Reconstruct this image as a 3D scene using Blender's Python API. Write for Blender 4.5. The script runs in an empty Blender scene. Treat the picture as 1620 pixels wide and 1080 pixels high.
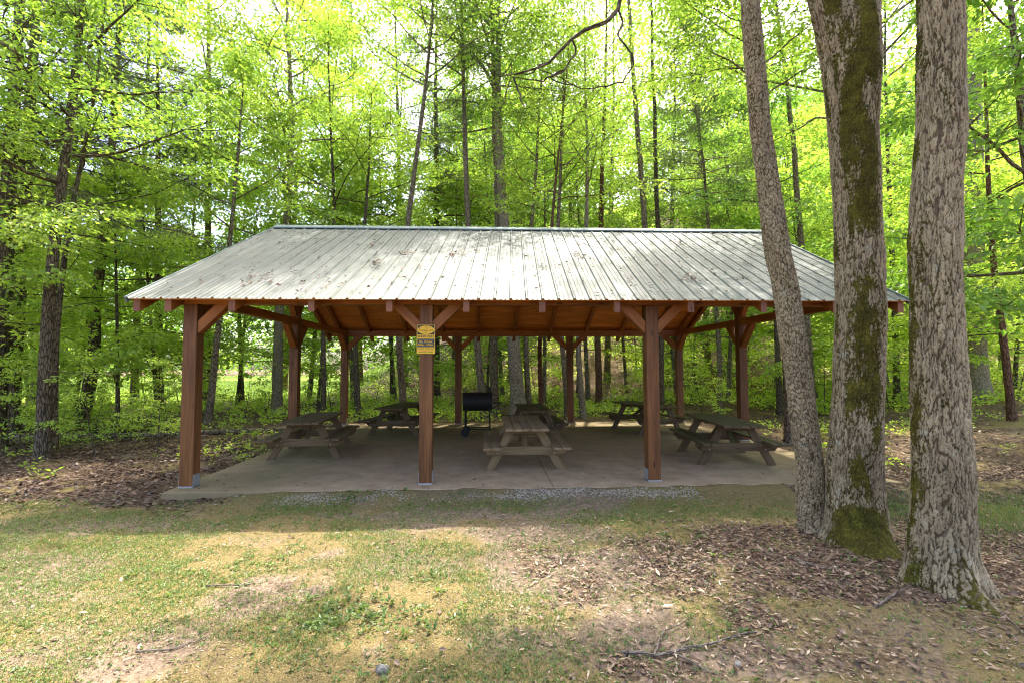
import bpy, math, random
import numpy as np
from mathutils import Matrix, Vector

R = math.radians
scene = bpy.context.scene
COL = scene.collection
random.seed(7)

# ------------------------------------------------------------------ camera
F_PX, PITCH, ROLL, CAM_H = 780.0, 0.0505, -0.003, 1.7
cam_d = bpy.data.cameras.new("camera")
cam = bpy.data.objects.new("camera", cam_d)
COL.objects.link(cam)
cam_d.sensor_width = 36.0
cam_d.lens = F_PX / 1620 * 36
cam_d.clip_start = 0.05
cam_d.clip_end = 600
cam.matrix_world = Matrix.Translation((0, 0, CAM_H)) @ Matrix.Rotation(math.pi / 2 + PITCH, 4, 'X') @ Matrix.Rotation(ROLL, 4, 'Z')
scene.camera = cam


def ray(px, py):
    X, Y = px - 810, py - 540
    cr, sr = math.cos(ROLL), math.sin(ROLL)
    ix, iy = cr * X + sr * Y, -sr * X + cr * Y
    d = (ix / F_PX, 1.0, -iy / F_PX)
    cp, sp = math.cos(PITCH), math.sin(PITCH)
    return (d[0], cp * d[1] - sp * d[2], sp * d[1] + cp * d[2])


def at(px, py, y):
    """world point of the photograph's pixel at distance y"""
    d = ray(px, py)
    return np.array((d[0] / d[1] * y, y, CAM_H + d[2] / d[1] * y))


def on_ground(px, py, z=-0.08):
    d = ray(px, py)
    t = (z - CAM_H) / d[2]
    return np.array((d[0] * t, d[1] * t, z))


# ------------------------------------------------------------------ noise
def _h(ix, iy, seed):
    n = (ix.astype(np.int64) * 374761393 + iy.astype(np.int64) * 668265263 + seed * 1442695041) & 0xffffffff
    n = ((n ^ (n >> 13)) * 1274126177) & 0xffffffff
    n = ((n ^ (n >> 16)) * 2246822519) & 0xffffffff
    return ((n ^ (n >> 15)) & 0xffffff) / float(0xffffff)


def vnoise(x, y, seed=0, perx=None):
    x = np.asarray(x, float); y = np.asarray(y, float)
    x0 = np.floor(x); y0 = np.floor(y)
    fx, fy = x - x0, y - y0
    fx = fx * fx * (3 - 2 * fx); fy = fy * fy * (3 - 2 * fy)
    xa, xb = x0, x0 + 1
    if perx:
        xa = np.mod(xa, perx); xb = np.mod(xb, perx)
    a = _h(xa, y0, seed); b = _h(xb, y0, seed); c = _h(xa, y0 + 1, seed); d = _h(xb, y0 + 1, seed)
    return (a * (1 - fx) + b * fx) * (1 - fy) + (c * (1 - fx) + d * fx) * fy


def fbm(x, y, seed=0, oct=4):
    s, a, t = 0, 1.0, 0
    for i in range(oct):
        s = s + a * vnoise(x * 2 ** i, y * 2 ** i, seed + i * 17)
        t += a; a *= 0.5
    return s / t


def sstep(a, b, x):
    t = np.clip((x - a) / (b - a), 0, 1)
    return t * t * (3 - 2 * t)


# ------------------------------------------------------------------ mesh buffers
class Buf:
    def __init__(self):
        self.V, self.T, self.Q, self.n = [], [], [], 0
        self.A = {}

    def add(self, v, tris=None, quads=None, **attrs):
        v = np.asarray(v, np.float32).reshape(-1, 3)
        if tris is not None and len(tris):
            self.T.append(np.asarray(tris, np.int32).reshape(-1, 3) + self.n)
        if quads is not None and len(quads):
            self.Q.append(np.asarray(quads, np.int32).reshape(-1, 4) + self.n)
        self.V.append(v)
        for k, a in attrs.items():
            self.A.setdefault(k, []).append(np.asarray(a, np.float32))
        self.n += len(v)

    def build(self, name, mat, parent=None, smooth=False):
        me = bpy.data.meshes.new(name)
        V = np.concatenate(self.V) if self.V else np.zeros((0, 3), np.float32)
        T = np.concatenate(self.T) if self.T else np.zeros((0, 3), np.int32)
        Q = np.concatenate(self.Q) if self.Q else np.zeros((0, 4), np.int32)
        me.vertices.add(len(V)); me.vertices.foreach_set('co', V.ravel())
        loops = np.concatenate([Q.ravel(), T.ravel()]).astype(np.int32)
        me.loops.add(len(loops)); me.loops.foreach_set('vertex_index', loops)
        starts = np.concatenate([np.arange(len(Q)) * 4, len(Q) * 4 + np.arange(len(T)) * 3]).astype(np.int32)
        me.polygons.add(len(starts)); me.polygons.foreach_set('loop_start', starts)
        me.polygons.foreach_set('use_smooth', np.full(len(starts), smooth, bool))
        for k, a in self.A.items():
            a = np.concatenate(a)
            if a.ndim == 1:
                at_ = me.attributes.new(k, 'FLOAT', 'POINT'); at_.data.foreach_set('value', a)
            elif a.shape[1] == 3:
                at_ = me.attributes.new(k, 'FLOAT_VECTOR', 'POINT'); at_.data.foreach_set('vector', a.ravel())
            else:
                at_ = me.attributes.new(k, 'FLOAT_COLOR', 'POINT'); at_.data.foreach_set('color', a.ravel())
        me.update(calc_edges=True)
        me.validate()
        o = bpy.data.objects.new(name, me)
        COL.objects.link(o)
        if mat: me.materials.append(mat)
        if parent: o.parent = parent
        return o


def tag(o, label=None, cat=None, group=None, kind=None):
    if label: o['label'] = label
    if cat: o['category'] = cat
    if group: o['group'] = group
    if kind: o['kind'] = kind
    return o


def empty(name, loc=(0, 0, 0), rz=0.0):
    o = bpy.data.objects.new(name, None)
    COL.objects.link(o)
    o.location = loc; o.rotation_euler = (0, 0, rz)
    o.empty_display_size = 0.2
    return o


def copy_tree(o, parent=None):
    c = o.copy(); COL.objects.link(c)
    if parent: c.parent = parent
    for ch in list(o.children):
        copy_tree(ch, c)
    return c


def tube(buf, pts, rad, k=6, cap=False, squash=None):
    pts = np.asarray(pts, float); n = len(pts)
    rad = np.broadcast_to(np.asarray(rad, float), (n,))
    tan = np.gradient(pts, axis=0)
    tan /= np.linalg.norm(tan, axis=1)[:, None] + 1e-9
    ref = np.array((0.0, 0, 1)) if abs(tan[0, 2]) < 0.75 else np.array((1.0, 0, 0))
    s = np.cross(tan, ref); s /= np.linalg.norm(s, axis=1)[:, None] + 1e-9
    b = np.cross(s, tan)
    a = np.linspace(0, 2 * np.pi, k, endpoint=False)
    ca, sa = np.cos(a), np.sin(a)
    V = pts[:, None, :] + rad[:, None, None] * (ca[None, :, None] * s[:, None, :] + sa[None, :, None] * b[:, None, :])
    ln = np.concatenate([[0], np.cumsum(np.linalg.norm(np.diff(pts, axis=0), axis=1))])
    bk = np.stack([rad[:, None] * ca, rad[:, None] * sa, np.repeat(ln[:, None], k, 1)], -1)
    i = np.arange(n - 1)[:, None] * k; j = np.arange(k)[None, :]; j2 = (j + 1) % k
    q = np.stack([i + j, i + j2, i + k + j2, i + k + j], -1).reshape(-1, 4)
    V = V.reshape(-1, 3); bk = bk.reshape(-1, 3)
    tr = None
    if cap:
        V = np.vstack([V, pts[0], pts[-1]]); bk = np.vstack([bk, bk[0], bk[-1]])
        jj = np.arange(k); m = n * k
        tr = np.vstack([np.stack([np.full(k, m), (jj + 1) % k, jj], 1),
                        np.stack([np.full(k, m + 1), (n - 1) * k + jj, (n - 1) * k + (jj + 1) % k], 1)])
    buf.add(V, tris=tr, quads=q, bark=bk)


def leaves(buf, pos, d, nrm, L, W, tint, fold=0.12, droop=0.12):
    """kite leaves folded along the midrib"""
    N = len(pos)
    d = d / (np.linalg.norm(d, axis=1)[:, None] + 1e-9)
    s = np.cross(d, nrm); s /= np.linalg.norm(s, axis=1)[:, None] + 1e-9
    nn = np.cross(s, d)
    L = np.broadcast_to(L, (N,))[:, None]; W = np.broadcast_to(W, (N,))[:, None]
    base = pos
    tip = pos + d * L - nn * L * droop
    mid = pos + d * L * 0.42
    lf = mid + s * W * 0.5 + nn * W * fold
    rt = mid - s * W * 0.5 + nn * W * fold
    V = np.stack([base, rt, tip, lf], 1).reshape(-1, 3)
    i = np.arange(N)[:, None] * 4
    T = np.concatenate([i + [[0, 1, 2]], i + [[0, 2, 3]]], 1).reshape(-1, 3)
    buf.add(V, tris=T, tint=np.repeat(np.broadcast_to(tint, (N,)), 4))


# ------------------------------------------------------------------ node materials
def mat_new(name):
    m = bpy.data.materials.new(name); m.use_nodes = True
    nt = m.node_tree; nt.nodes.clear()
    return m, nt


class NB:
    def __init__(self, nt):
        self.nt = nt

    def n(self, t, **kw):
        nd = self.nt.nodes.new(t)
        for k, v in kw.items():
            if k.startswith('i_'):
                key = k[2:]
                key = int(key) if key.isdigit() else key.replace('_', ' ')
                nd.inputs[key].default_value = v
            else:
                setattr(nd, k, v)
        return nd

    def l(self, a, b):
        self.nt.links.new(a, b)

    def math(self, op, a, b=None, c=None, clamp=False):
        nd = self.nt.nodes.new('ShaderNodeMath'); nd.operation = op; nd.use_clamp = clamp
        for i, x in enumerate((a, b, c)):
            if x is None: continue
            if hasattr(x, 'links'): self.l(x, nd.inputs[i])
            else: nd.inputs[i].default_value = x
        return nd.outputs[0]

    def mix(self, f, a, b, mode='MIX'):
        nd = self.nt.nodes.new('ShaderNodeMix'); nd.data_type = 'RGBA'; nd.blend_type = mode; nd.clamp_factor = True
        for s, x in ((nd.inputs[0], f), (nd.inputs[6], a), (nd.inputs[7], b)):
            if hasattr(x, 'links'): self.l(x, s)
            elif isinstance(x, (int, float)): s.default_value = x
            else: s.default_value = (*x, 1)
        return nd.outputs[2]

    def ramp(self, f, stops, interp='LINEAR'):
        nd = self.nt.nodes.new('ShaderNodeValToRGB'); cr = nd.color_ramp; cr.interpolation = interp
        while len(cr.elements) < len(stops): cr.elements.new(0.5)
        for e, (p, c) in zip(cr.elements, stops):
            e.position = p; e.color = (*c, 1) if not isinstance(c, (int, float)) else (c, c, c, 1)
        self.l(f, nd.inputs[0])
        return nd.outputs[0]

    def attr(self, name, out='Vector'):
        nd = self.nt.nodes.new('ShaderNodeAttribute'); nd.attribute_name = name
        return nd.outputs[out]

    def scale(self, v, s):
        nd = self.nt.nodes.new('ShaderNodeVectorMath'); nd.operation = 'MULTIPLY'
        self.l(v, nd.inputs[0]); nd.inputs[1].default_value = s
        return nd.outputs[0]

    def noise(self, v, sc, det=4, rough=0.55, dist=0.0):
        nd = self.nt.nodes.new('ShaderNodeTexNoise')
        nd.inputs['Scale'].default_value = sc; nd.inputs['Detail'].default_value = det
        nd.inputs['Roughness'].default_value = rough; nd.inputs['Distortion'].default_value = dist
        if v is not None: self.l(v, nd.inputs['Vector'])
        return nd.outputs['Fac']

    def voro(self, v, sc, feature='F1', out='Distance'):
        nd = self.nt.nodes.new('ShaderNodeTexVoronoi'); nd.feature = feature
        nd.inputs['Scale'].default_value = sc
        if v is not None: self.l(v, nd.inputs['Vector'])
        return nd.outputs[out]

    def bump(self, h, strength, dist=0.01):
        nd = self.nt.nodes.new('ShaderNodeBump')
        nd.inputs['Strength'].default_value = strength; nd.inputs['Distance'].default_value = dist
        self.l(h, nd.inputs['Height'])
        return nd.outputs['Normal']

    def principled(self, col, rough=0.7, normal=None, metallic=0.0, spec=0.3):
        p = self.nt.nodes.new('ShaderNodeBsdfPrincipled')
        for s, x in (('Base Color', col), ('Roughness', rough), ('Metallic', metallic), ('Specular IOR Level', spec)):
            if hasattr(x, 'links'): self.l(x, p.inputs[s])
            elif isinstance(x, (int, float)): p.inputs[s].default_value = x
            else: p.inputs[s].default_value = (*x, 1)
        if normal is not None: self.l(normal, p.inputs['Normal'])
        o = self.nt.nodes.new('ShaderNodeOutputMaterial')
        self.l(p.outputs[0], o.inputs[0])
        return p


def mat_leaf(name, stops, trans=0.5, gloss=0.05, trans_gain=1.7):
    m, nt = mat_new(name); b = NB(nt)
    t = b.attr('tint', 'Fac')
    oi = b.n('ShaderNodeObjectInfo')
    tt = b.math('ADD', t, b.math('MULTIPLY', b.math('SUBTRACT', oi.outputs['Random'], 0.5), 0.25), clamp=True)
    col = b.ramp(tt, stops)
    df = b.n('ShaderNodeBsdfDiffuse'); b.l(col, df.inputs['Color'])
    tl = b.n('ShaderNodeBsdfTranslucent')
    tc = b.mix(1.0, col, (trans_gain * 0.95, trans_gain * 1.0, trans_gain * 0.8), 'MULTIPLY')
    b.l(tc, tl.inputs['Color'])
    mx = b.n('ShaderNodeMixShader'); mx.inputs[0].default_value = trans
    b.l(df.outputs[0], mx.inputs[1]); b.l(tl.outputs[0], mx.inputs[2])
    gl = b.n('ShaderNodeBsdfGlossy'); gl.inputs['Roughness'].default_value = 0.45
    gl.inputs['Color'].default_value = (0.8, 0.85, 0.8, 1)
    m2 = b.n('ShaderNodeMixShader'); m2.inputs[0].default_value = gloss
    b.l(mx.outputs[0], m2.inputs[1]); b.l(gl.outputs[0], m2.inputs[2])
    o = b.n('ShaderNodeOutputMaterial'); b.l(m2.outputs[0], o.inputs[0])
    return m


LEAF_BRIGHT = mat_leaf('spring_leaf', [(0.0, (0.115, 0.205, 0.025)), (0.5, (0.225, 0.335, 0.040)), (1.0, (0.37, 0.45, 0.065))], 0.55)
LEAF_MID = mat_leaf('green_leaf', [(0.0, (0.08, 0.17, 0.022)), (0.5, (0.165, 0.29, 0.035)), (1.0, (0.27, 0.39, 0.05))], 0.5)
LEAF_HEM = mat_leaf('hemlock_needle', [(0.0, (0.05, 0.075, 0.03)), (0.5, (0.085, 0.115, 0.045)), (1.0, (0.14, 0.17, 0.07))], 0.3, 0.04, 1.2)
LEAF_WEED = mat_leaf('weed_leaf', [(0.0, (0.07, 0.12, 0.018)), (0.5, (0.13, 0.20, 0.03)), (1.0, (0.24, 0.29, 0.06))], 0.4)
GRASS = mat_leaf('grass_blade', [(0.0, (0.07, 0.13, 0.02)), (0.45, (0.15, 0.20, 0.035)), (0.8, (0.28, 0.27, 0.08)), (1.0, (0.38, 0.30, 0.15))], 0.35)
DEAD = mat_leaf('dead_leaf', [(0.0, (0.045, 0.025, 0.019)), (0.35, (0.115, 0.065, 0.045)), (0.65, (0.24, 0.15, 0.098)),
                              (0.85, (0.36, 0.24, 0.15)), (1.0, (0.50, 0.38, 0.26))], 0.12, 0.04, 1.0)


def mat_bark(name, dark, light, moss=(0.07, 0.065, 0.012), sc=1.0, use_attr=False, lichen=0.0):
    m, nt = mat_new(name); b = NB(nt)
    v = b.attr('bark')
    v1 = b.scale(v, (1, 1, 0.22))
    nz = b.noise(v1, 9 * sc, 3, 0.6)
    warp = b.n('ShaderNodeVectorMath', operation='ADD')
    nzc = b.n('ShaderNodeTexNoise'); nzc.inputs['Scale'].default_value = 5 * sc; b.l(v1, nzc.inputs['Vector'])
    ws = b.scale(nzc.outputs['Color'], (0.06, 0.06, 0.06))
    b.l(v1, warp.inputs[0]); b.l(ws, warp.inputs[1])
    e = b.voro(warp.outputs[0], 26 * sc, 'DISTANCE_TO_EDGE')
    ed = b.math('MULTIPLY', e, 6.0, clamp=True)
    fine = b.noise(b.scale(v, (1, 1, 0.5)), 70 * sc, 4, 0.65)
    if use_attr:
        ed = b.math('MULTIPLY', b.math('ADD', b.math('MULTIPLY', b.attr('furrow', 'Fac'), 0.88), b.math('MULTIPLY', ed, 0.12)), 1.0, clamp=True)
    h = b.math('ADD', b.math('MULTIPLY', ed, 0.7), b.math('MULTIPLY', fine, 0.5))
    f = b.math('ADD', b.math('MULTIPLY', ed, 0.72), b.math('MULTIPLY', b.math('SUBTRACT', fine, 0.42), 0.95), clamp=True)
    col = b.ramp(f, [(0.04, tuple(np.array(dark) * 0.7)), (0.28, dark), (0.55, tuple(np.array(dark) * 0.45 + np.array(light) * 0.55)), (0.95, light)])
    big = b.noise(v, 1.7, 3)
    col = b.mix(1.0, col, b.ramp(big, [(0.25, 0.72), (0.75, 1.15)]), 'MULTIPLY')
    if use_attr:
        col = b.mix(1.0, col, b.ramp(b.attr('plate', 'Fac'), [(0.15, (0.82, 0.78, 0.74)), (0.5, (0.97, 0.95, 0.92)), (0.85, (1.1, 1.09, 1.05))]), 'MULTIPLY')
    if lichen > 0:
        ln = b.noise(v, 6.5, 5, 0.7)
        lf = b.ramp(ln, [(0.60, 0.0), (0.66, 1.0)])
        lm = b.math('MULTIPLY', lf, b.math('MULTIPLY', ed, lichen))
        col = b.mix(lm, col, (0.42, 0.43, 0.34))
    if use_attr:
        mo = b.math('ADD', b.attr('moss', 'Fac'), b.math('MULTIPLY', b.math('SUBTRACT', 0.55, b.attr('furrow', 'Fac')), 0.35))
        mn = b.noise(v, 38, 4, 0.7)
        mf = b.ramp(b.math('ADD', mo, b.math('MULTIPLY', b.math('SUBTRACT', mn, 0.5), 1.7)), [(0.40, 0.0), (0.62, 1.0)])
        mc = b.ramp(b.math('ADD', b.math('MULTIPLY', b.noise(v, 70, 3, 0.7), 0.55), b.math('MULTIPLY', b.noise(v, 9, 3, 0.6), 0.45)), [(0.36, tuple(np.array(moss) * 0.4)), (0.52, moss), (0.66, tuple(np.array(moss) * np.array((2.0, 2.2, 1.4))))])
        col = b.mix(mf, col, mc)
        h = b.math('ADD', h, b.math('MULTIPLY', mf, b.math('MULTIPLY', mn, 0.9)))
    nrm = b.bump(h, 0.9, 0.012 / sc)
    b.principled(col, 0.9, nrm, spec=0.15)
    return m


BARK_GREY = mat_bark('grey_bark', (0.09, 0.066, 0.044), (0.32, 0.25, 0.17), sc=1.0)
BARK_DARK = mat_bark('dark_bark', (0.05, 0.037, 0.026), (0.20, 0.15, 0.10), sc=1.0)
BARK_PALE = mat_bark('pale_bark', (0.15, 0.118, 0.085), (0.42, 0.34, 0.245), sc=1.3)
BARK_RED = mat_bark('reddish_bark', (0.07, 0.035, 0.022), (0.24, 0.125, 0.075), sc=1.1)
BARK_NEAR = mat_bark('furrowed_bark', (0.118, 0.085, 0.052), (0.42, 0.335, 0.205), moss=(0.078, 0.066, 0.011), use_attr=True, lichen=0.45)
TWIG = mat_bark('twig_bark', (0.10, 0.075, 0.055), (0.30, 0.24, 0.19), sc=3)


def mat_wood(name, dark, mid, light, rough=0.55, moss=0.0, mosscol=(0.09, 0.10, 0.02), boards=False):
    m, nt = mat_new(name); b = NB(nt)
    v = b.attr('grain')
    ring = b.noise(b.scale(v, (0.9, 13, 13)), 1.0, 4, 0.6, 1.2)
    streak = b.noise(b.scale(v, (2.5, 110, 110)), 1.0, 3, 0.6)
    big = b.noise(b.scale(v, (0.8, 2, 2)), 1.0, 2)
    kn = b.voro(b.scale(v, (1.6, 7, 7)), 1.0)
    f = b.math('ADD', b.math('MULTIPLY', ring, 0.6), b.math('MULTIPLY', streak, 0.4))
    col = b.ramp(f, [(0.25, dark), (0.5, mid), (0.75, light)])
    col = b.mix(1.0, col, b.ramp(big, [(0.3, 0.75), (0.7, 1.2)]), 'MULTIPLY')
    kf = b.ramp(kn, [(0.05, 1.0), (0.13, 0.0)])
    col = b.mix(b.math('MULTIPLY', kf, 0.85), col, tuple(np.array(dark) * 0.35))
    if moss > 0:
        g = b.n('ShaderNodeNewGeometry')
        sx = b.n('ShaderNodeSeparateXYZ'); b.l(g.outputs['Normal'], sx.inputs[0])
        up = b.math('MULTIPLY', b.math('SUBTRACT', sx.outputs[2], 0.5), 2.5, clamp=True)
        mn = b.noise(b.scale(v, (2, 9, 9)), 1.2, 4, 0.65)
        mf = b.math('MULTIPLY', b.ramp(mn, [(0.30, 0.35), (0.6, 1.0)]), b.math('MULTIPLY', up, moss))
        col = b.mix(mf, col, mosscol)
    nrm = b.bump(f, 0.35, 0.004)
    b.principled(col, rough, nrm, spec=0.3)
    return m


WOOD_POST = mat_wood('stained_post_wood', (0.040, 0.015, 0.006), (0.155, 0.060, 0.019), (0.29, 0.122, 0.040), 0.5)
WOOD_BEAM = mat_wood('stained_beam_wood', (0.10, 0.032, 0.008), (0.26, 0.088, 0.019), (0.41, 0.152, 0.036), 0.5)
WOOD_DECK = mat_wood('stained_deck_wood', (0.30, 0.095, 0.020), (0.58, 0.21, 0.045), (0.74, 0.32, 0.075), 0.5)
WOOD_END = mat_wood('timber_end_grain', (0.13, 0.052, 0.028), (0.22, 0.092, 0.053), (0.29, 0.13, 0.078), 0.7)
TABLES = [mat_wood('weathered_table_wood_a', (0.060, 0.037, 0.018), (0.145, 0.092, 0.045), (0.235, 0.155, 0.080), 0.75, 0.5, (0.085, 0.082, 0.035)),
          mat_wood('weathered_table_wood_b', (0.050, 0.031, 0.016), (0.115, 0.073, 0.037), (0.19, 0.125, 0.065), 0.75, 0.8, (0.075, 0.085, 0.018)),
          mat_wood('weathered_table_wood_c', (0.09, 0.058, 0.028), (0.24, 0.16, 0.078), (0.39, 0.275, 0.145), 0.75, 0.15, (0.14, 0.14, 0.075))]


def mat_plain(name, col, rough=0.5, metallic=0.0, nscale=20, var=0.2, bump=0.1):
    m, nt = mat_new(name); b = NB(nt)
    tc = b.n('ShaderNodeTexCoord')
    nz = b.noise(tc.outputs['Object'], nscale, 5, 0.6)
    c = b.mix(1.0, col, b.ramp(nz, [(0.25, 1 - var), (0.75, 1 + var)]), 'MULTIPLY')
    b.principled(c, rough, b.bump(nz, bump, 0.003), metallic)
    return m


GALV = mat_plain('galvanised_steel', (0.42, 0.44, 0.45), 0.45, 0.6, 35, 0.2)
BLACK = mat_plain('sooty_black_steel', (0.018, 0.017, 0.016), 0.55, 0.2, 25, 0.4)
RUBBER = mat_plain('black_rubber', (0.02, 0.02, 0.02), 0.8)
SIGN_Y = mat_plain('sign_yellow', (0.80, 0.46, 0.035), 0.45, 0, 40, 0.05, 0.0)
SIGN_K = mat_plain('sign_charcoal', (0.022, 0.028, 0.03), 0.45, 0, 40, 0.1, 0.0)
SIGN_G = mat_plain('sign_grey', (0.35, 0.36, 0.34), 0.5, 0, 40, 0.1, 0.0)
STONE = mat_plain('grey_stone', (0.26, 0.235, 0.19), 0.85, 0, 14, 0.45, 0.5)
GRAVEL = mat_plain('pale_gravel', (0.33, 0.275, 0.21), 0.85, 0, 30, 0.4, 0.3)


def mat_roof():
    m, nt = mat_new('ribbed_metal_roofing'); b = NB(nt)
    tc = b.n('ShaderNodeTexCoord'); v = tc.outputs['Object']
    st = b.noise(b.scale(v, (13, 0.5, 0.5)), 1.0, 5, 0.7)
    bl = b.noise(v, 0.9, 4, 0.6)
    sp = b.noise(v, 22, 3, 0.7)
    f = b.math('ADD', b.math('MULTIPLY', st, 0.5), b.math('MULTIPLY', bl, 0.5))
    col = b.ramp(f, [(0.3, (0.085, 0.090, 0.074)), (0.5, (0.135, 0.142, 0.120)), (0.72, (0.235, 0.232, 0.205))])
    col = b.mix(b.ramp(sp, [(0.60, 0.0), (0.75, 0.45)]), col, (0.25, 0.23, 0.17))
    rg = b.math('ADD', 0.40, b.math('MULTIPLY', sp, 0.2))
    b.principled(col, rg, b.bump(bl, 0.12, 0.02), 0.2, 0.3)
    return m


ROOF = mat_roof()
TRIM = mat_plain('green_grey_trim', (0.16, 0.20, 0.185), 0.45, 0.2, 8, 0.15)


def mat_concrete():
    m, nt = mat_new('stained_concrete'); b = NB(nt)
    tc = b.n('ShaderNodeTexCoord'); v = tc.outputs['Object']
    big = b.noise(v, 0.55, 4, 0.6); mid = b.noise(v, 3.2, 5, 0.65); fine = b.noise(v, 60, 4, 0.7)
    f = b.math('ADD', b.math('MULTIPLY', mid, 0.6), b.math('MULTIPLY', fine, 0.4))
    col = b.ramp(f, [(0.3, (0.20, 0.135, 0.08)), (0.5, (0.355, 0.247, 0.15)), (0.7, (0.48, 0.35, 0.22))])
    sx = b.n('ShaderNodeSeparateXYZ'); b.l(v, sx.inputs[0])
    # green algae film towards the damp back and the edges of the slab
    back = b.ramp(b.math('MULTIPLY', sx.outputs[1], 0.125), [(0.10, 0.0), (0.55, 0.75)])
    side = b.ramp(b.math('MULTIPLY', b.math('ABSOLUTE', sx.outputs[0]), 0.2), [(0.55, 0.0), (0.85, 0.7)])
    al = b.math('MULTIPLY', b.math('MAXIMUM', back, side), b.ramp(big, [(0.3, 0.4), (0.6, 1.0)]))
    col = b.mix(al, col, (0.17, 0.14, 0.06))
    b.principled(col, 0.85, b.bump(f, 0.3, 0.004), spec=0.2)
    return m


CONCRETE = mat_concrete()


def mat_ground():
    m, nt = mat_new('woodland_floor_and_thin_lawn'); b = NB(nt)
    g = b.n('ShaderNodeNewGeometry'); v = g.outputs['Position']
    a = b.n('ShaderNodeAttribute'); a.attribute_name = 'zones'
    s = b.n('ShaderNodeSeparateColor'); b.l(a.outputs['Color'], s.inputs[0])
    litter, moss, dirt = s.outputs[0], s.outputs[1], s.outputs[2]
    meadow = a.outputs['Alpha']
    n1 = b.noise(v, 3.5, 5, 0.65); n2 = b.noise(v, 22, 5, 0.7); n3 = b.noise(v, 90, 3, 0.7)
    vf = b.voro(v, 34, 'F1', 'Color')
    vs = b.n('ShaderNodeSeparateColor'); b.l(vf, vs.inputs[0])
    soil = b.ramp(n2, [(0.3, (0.10, 0.070, 0.046)), (0.55, (0.20, 0.145, 0.095)), (0.75, (0.33, 0.255, 0.18))])
    lit = b.ramp(b.math('ADD', b.math('MULTIPLY', vs.outputs[0], 0.6), b.math('MULTIPLY', n3, 0.4)),
                 [(0.2, (0.045, 0.029, 0.019)), (0.45, (0.10, 0.064, 0.040)), (0.7, (0.19, 0.128, 0.080)), (0.9, (0.32, 0.235, 0.15))])
    n4 = b.noise(v, 210, 3, 0.75)
    mos = b.ramp(b.math('ADD', b.math('MULTIPLY', n3, 0.5), b.math('MULTIPLY', n4, 0.5)), [(0.36, (0.052, 0.044, 0.014)), (0.5, (0.165, 0.124, 0.045)), (0.64, (0.37, 0.275, 0.145))])
    mea = b.ramp(n1, [(0.3, (0.15, 0.25, 0.03)), (0.7, (0.26, 0.36, 0.06))])
    def soft(x, lo=0.38, hi=0.62):
        y = b.math('ADD', x, b.math('MULTIPLY', b.math('SUBTRACT', n2, 0.5), 0.9))
        return b.ramp(y, [(lo, 0.0), (hi, 1.0)])
    col = b.mix(soft(moss), soil, mos)
    col = b.mix(soft(dirt), col, b.ramp(n2, [(0.3, (0.10, 0.068, 0.045)), (0.7, (0.29, 0.215, 0.145))]))
    col = b.mix(soft(litter), col, lit)
    col = b.mix(meadow, col, mea)
    h = b.math('ADD', b.math('MULTIPLY', n2, 0.6), b.math('MULTIPLY', n3, 0.5))
    b.principled(col, 0.95, b.bump(h, 0.7, 0.02), spec=0.1)
    return m


GROUND = mat_ground()

# ------------------------------------------------------------------ light
SUN = Vector((0.15, 0.51, 1.0)).normalized()
ELEV = math.asin(SUN.z); AZ = math.atan2(SUN.x, SUN.y)
sd = bpy.data.lights.new('sun', 'SUN'); so = bpy.data.objects.new('sun', sd); COL.objects.link(so)
sd.energy = 2.0; sd.angle = R(0.55); sd.color = (1.0, 0.95, 0.86)
so.rotation_euler = SUN.to_track_quat('Z', 'Y').to_euler()
w = bpy.data.worlds.new('World'); scene.world = w; w.use_nodes = True
nt = w.node_tree; nt.nodes.clear(); nb = NB(nt)
sky = nb.n('ShaderNodeTexSky'); sky.sky_type = 'NISHITA'; sky.sun_disc = False
sky.sun_elevation = ELEV; sky.sun_rotation = AZ
sky.air_density = 0.75; sky.dust_density = 5.0; sky.ozone_density = 1.0
bg = nb.n('ShaderNodeBackground'); bg.inputs['Strength'].default_value = 0.15
nb.l(sky.outputs[0], bg.inputs[0])
wo = nb.n('ShaderNodeOutputWorld'); nb.l(bg.outputs[0], wo.inputs[0])
scene.view_settings.view_transform = 'Standard'
scene.view_settings.look = 'None'
scene.view_settings.exposure = 2.55
scene.view_settings.gamma = 1.0
cy = scene.cycles
cy.max_bounces = 8; cy.diffuse_bounces = 6; cy.glossy_bounces = 2; cy.transmission_bounces = 4
cy.use_adaptive_sampling = True; cy.adaptive_threshold = 0.01
cy.use_denoising = True
cy.filter_width = 1.1
cy.caustics_reflective = False; cy.caustics_refractive = False

# ------------------------------------------------------------------ pavilion frame
TH, PX, PY = 0.0459, 0.4177, 7.4012
BAY, DEP = 3.3737, 7.5415
PW = 0.19
CT, ST = math.cos(TH), math.sin(TH)


def pav(u, v, z=0.0):
    return np.array((PX + CT * u - ST * v, PY + ST * u + CT * v, z))


def to_uv(x, y):
    X, Y = x - PX, y - PY
    return CT * X + ST * Y, -ST * X + CT * Y


# ------------------------------------------------------------------ terrain
U0, U1, V0, V1 = -5.22, 5.26, -0.36, 7.86      # slab


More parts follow.
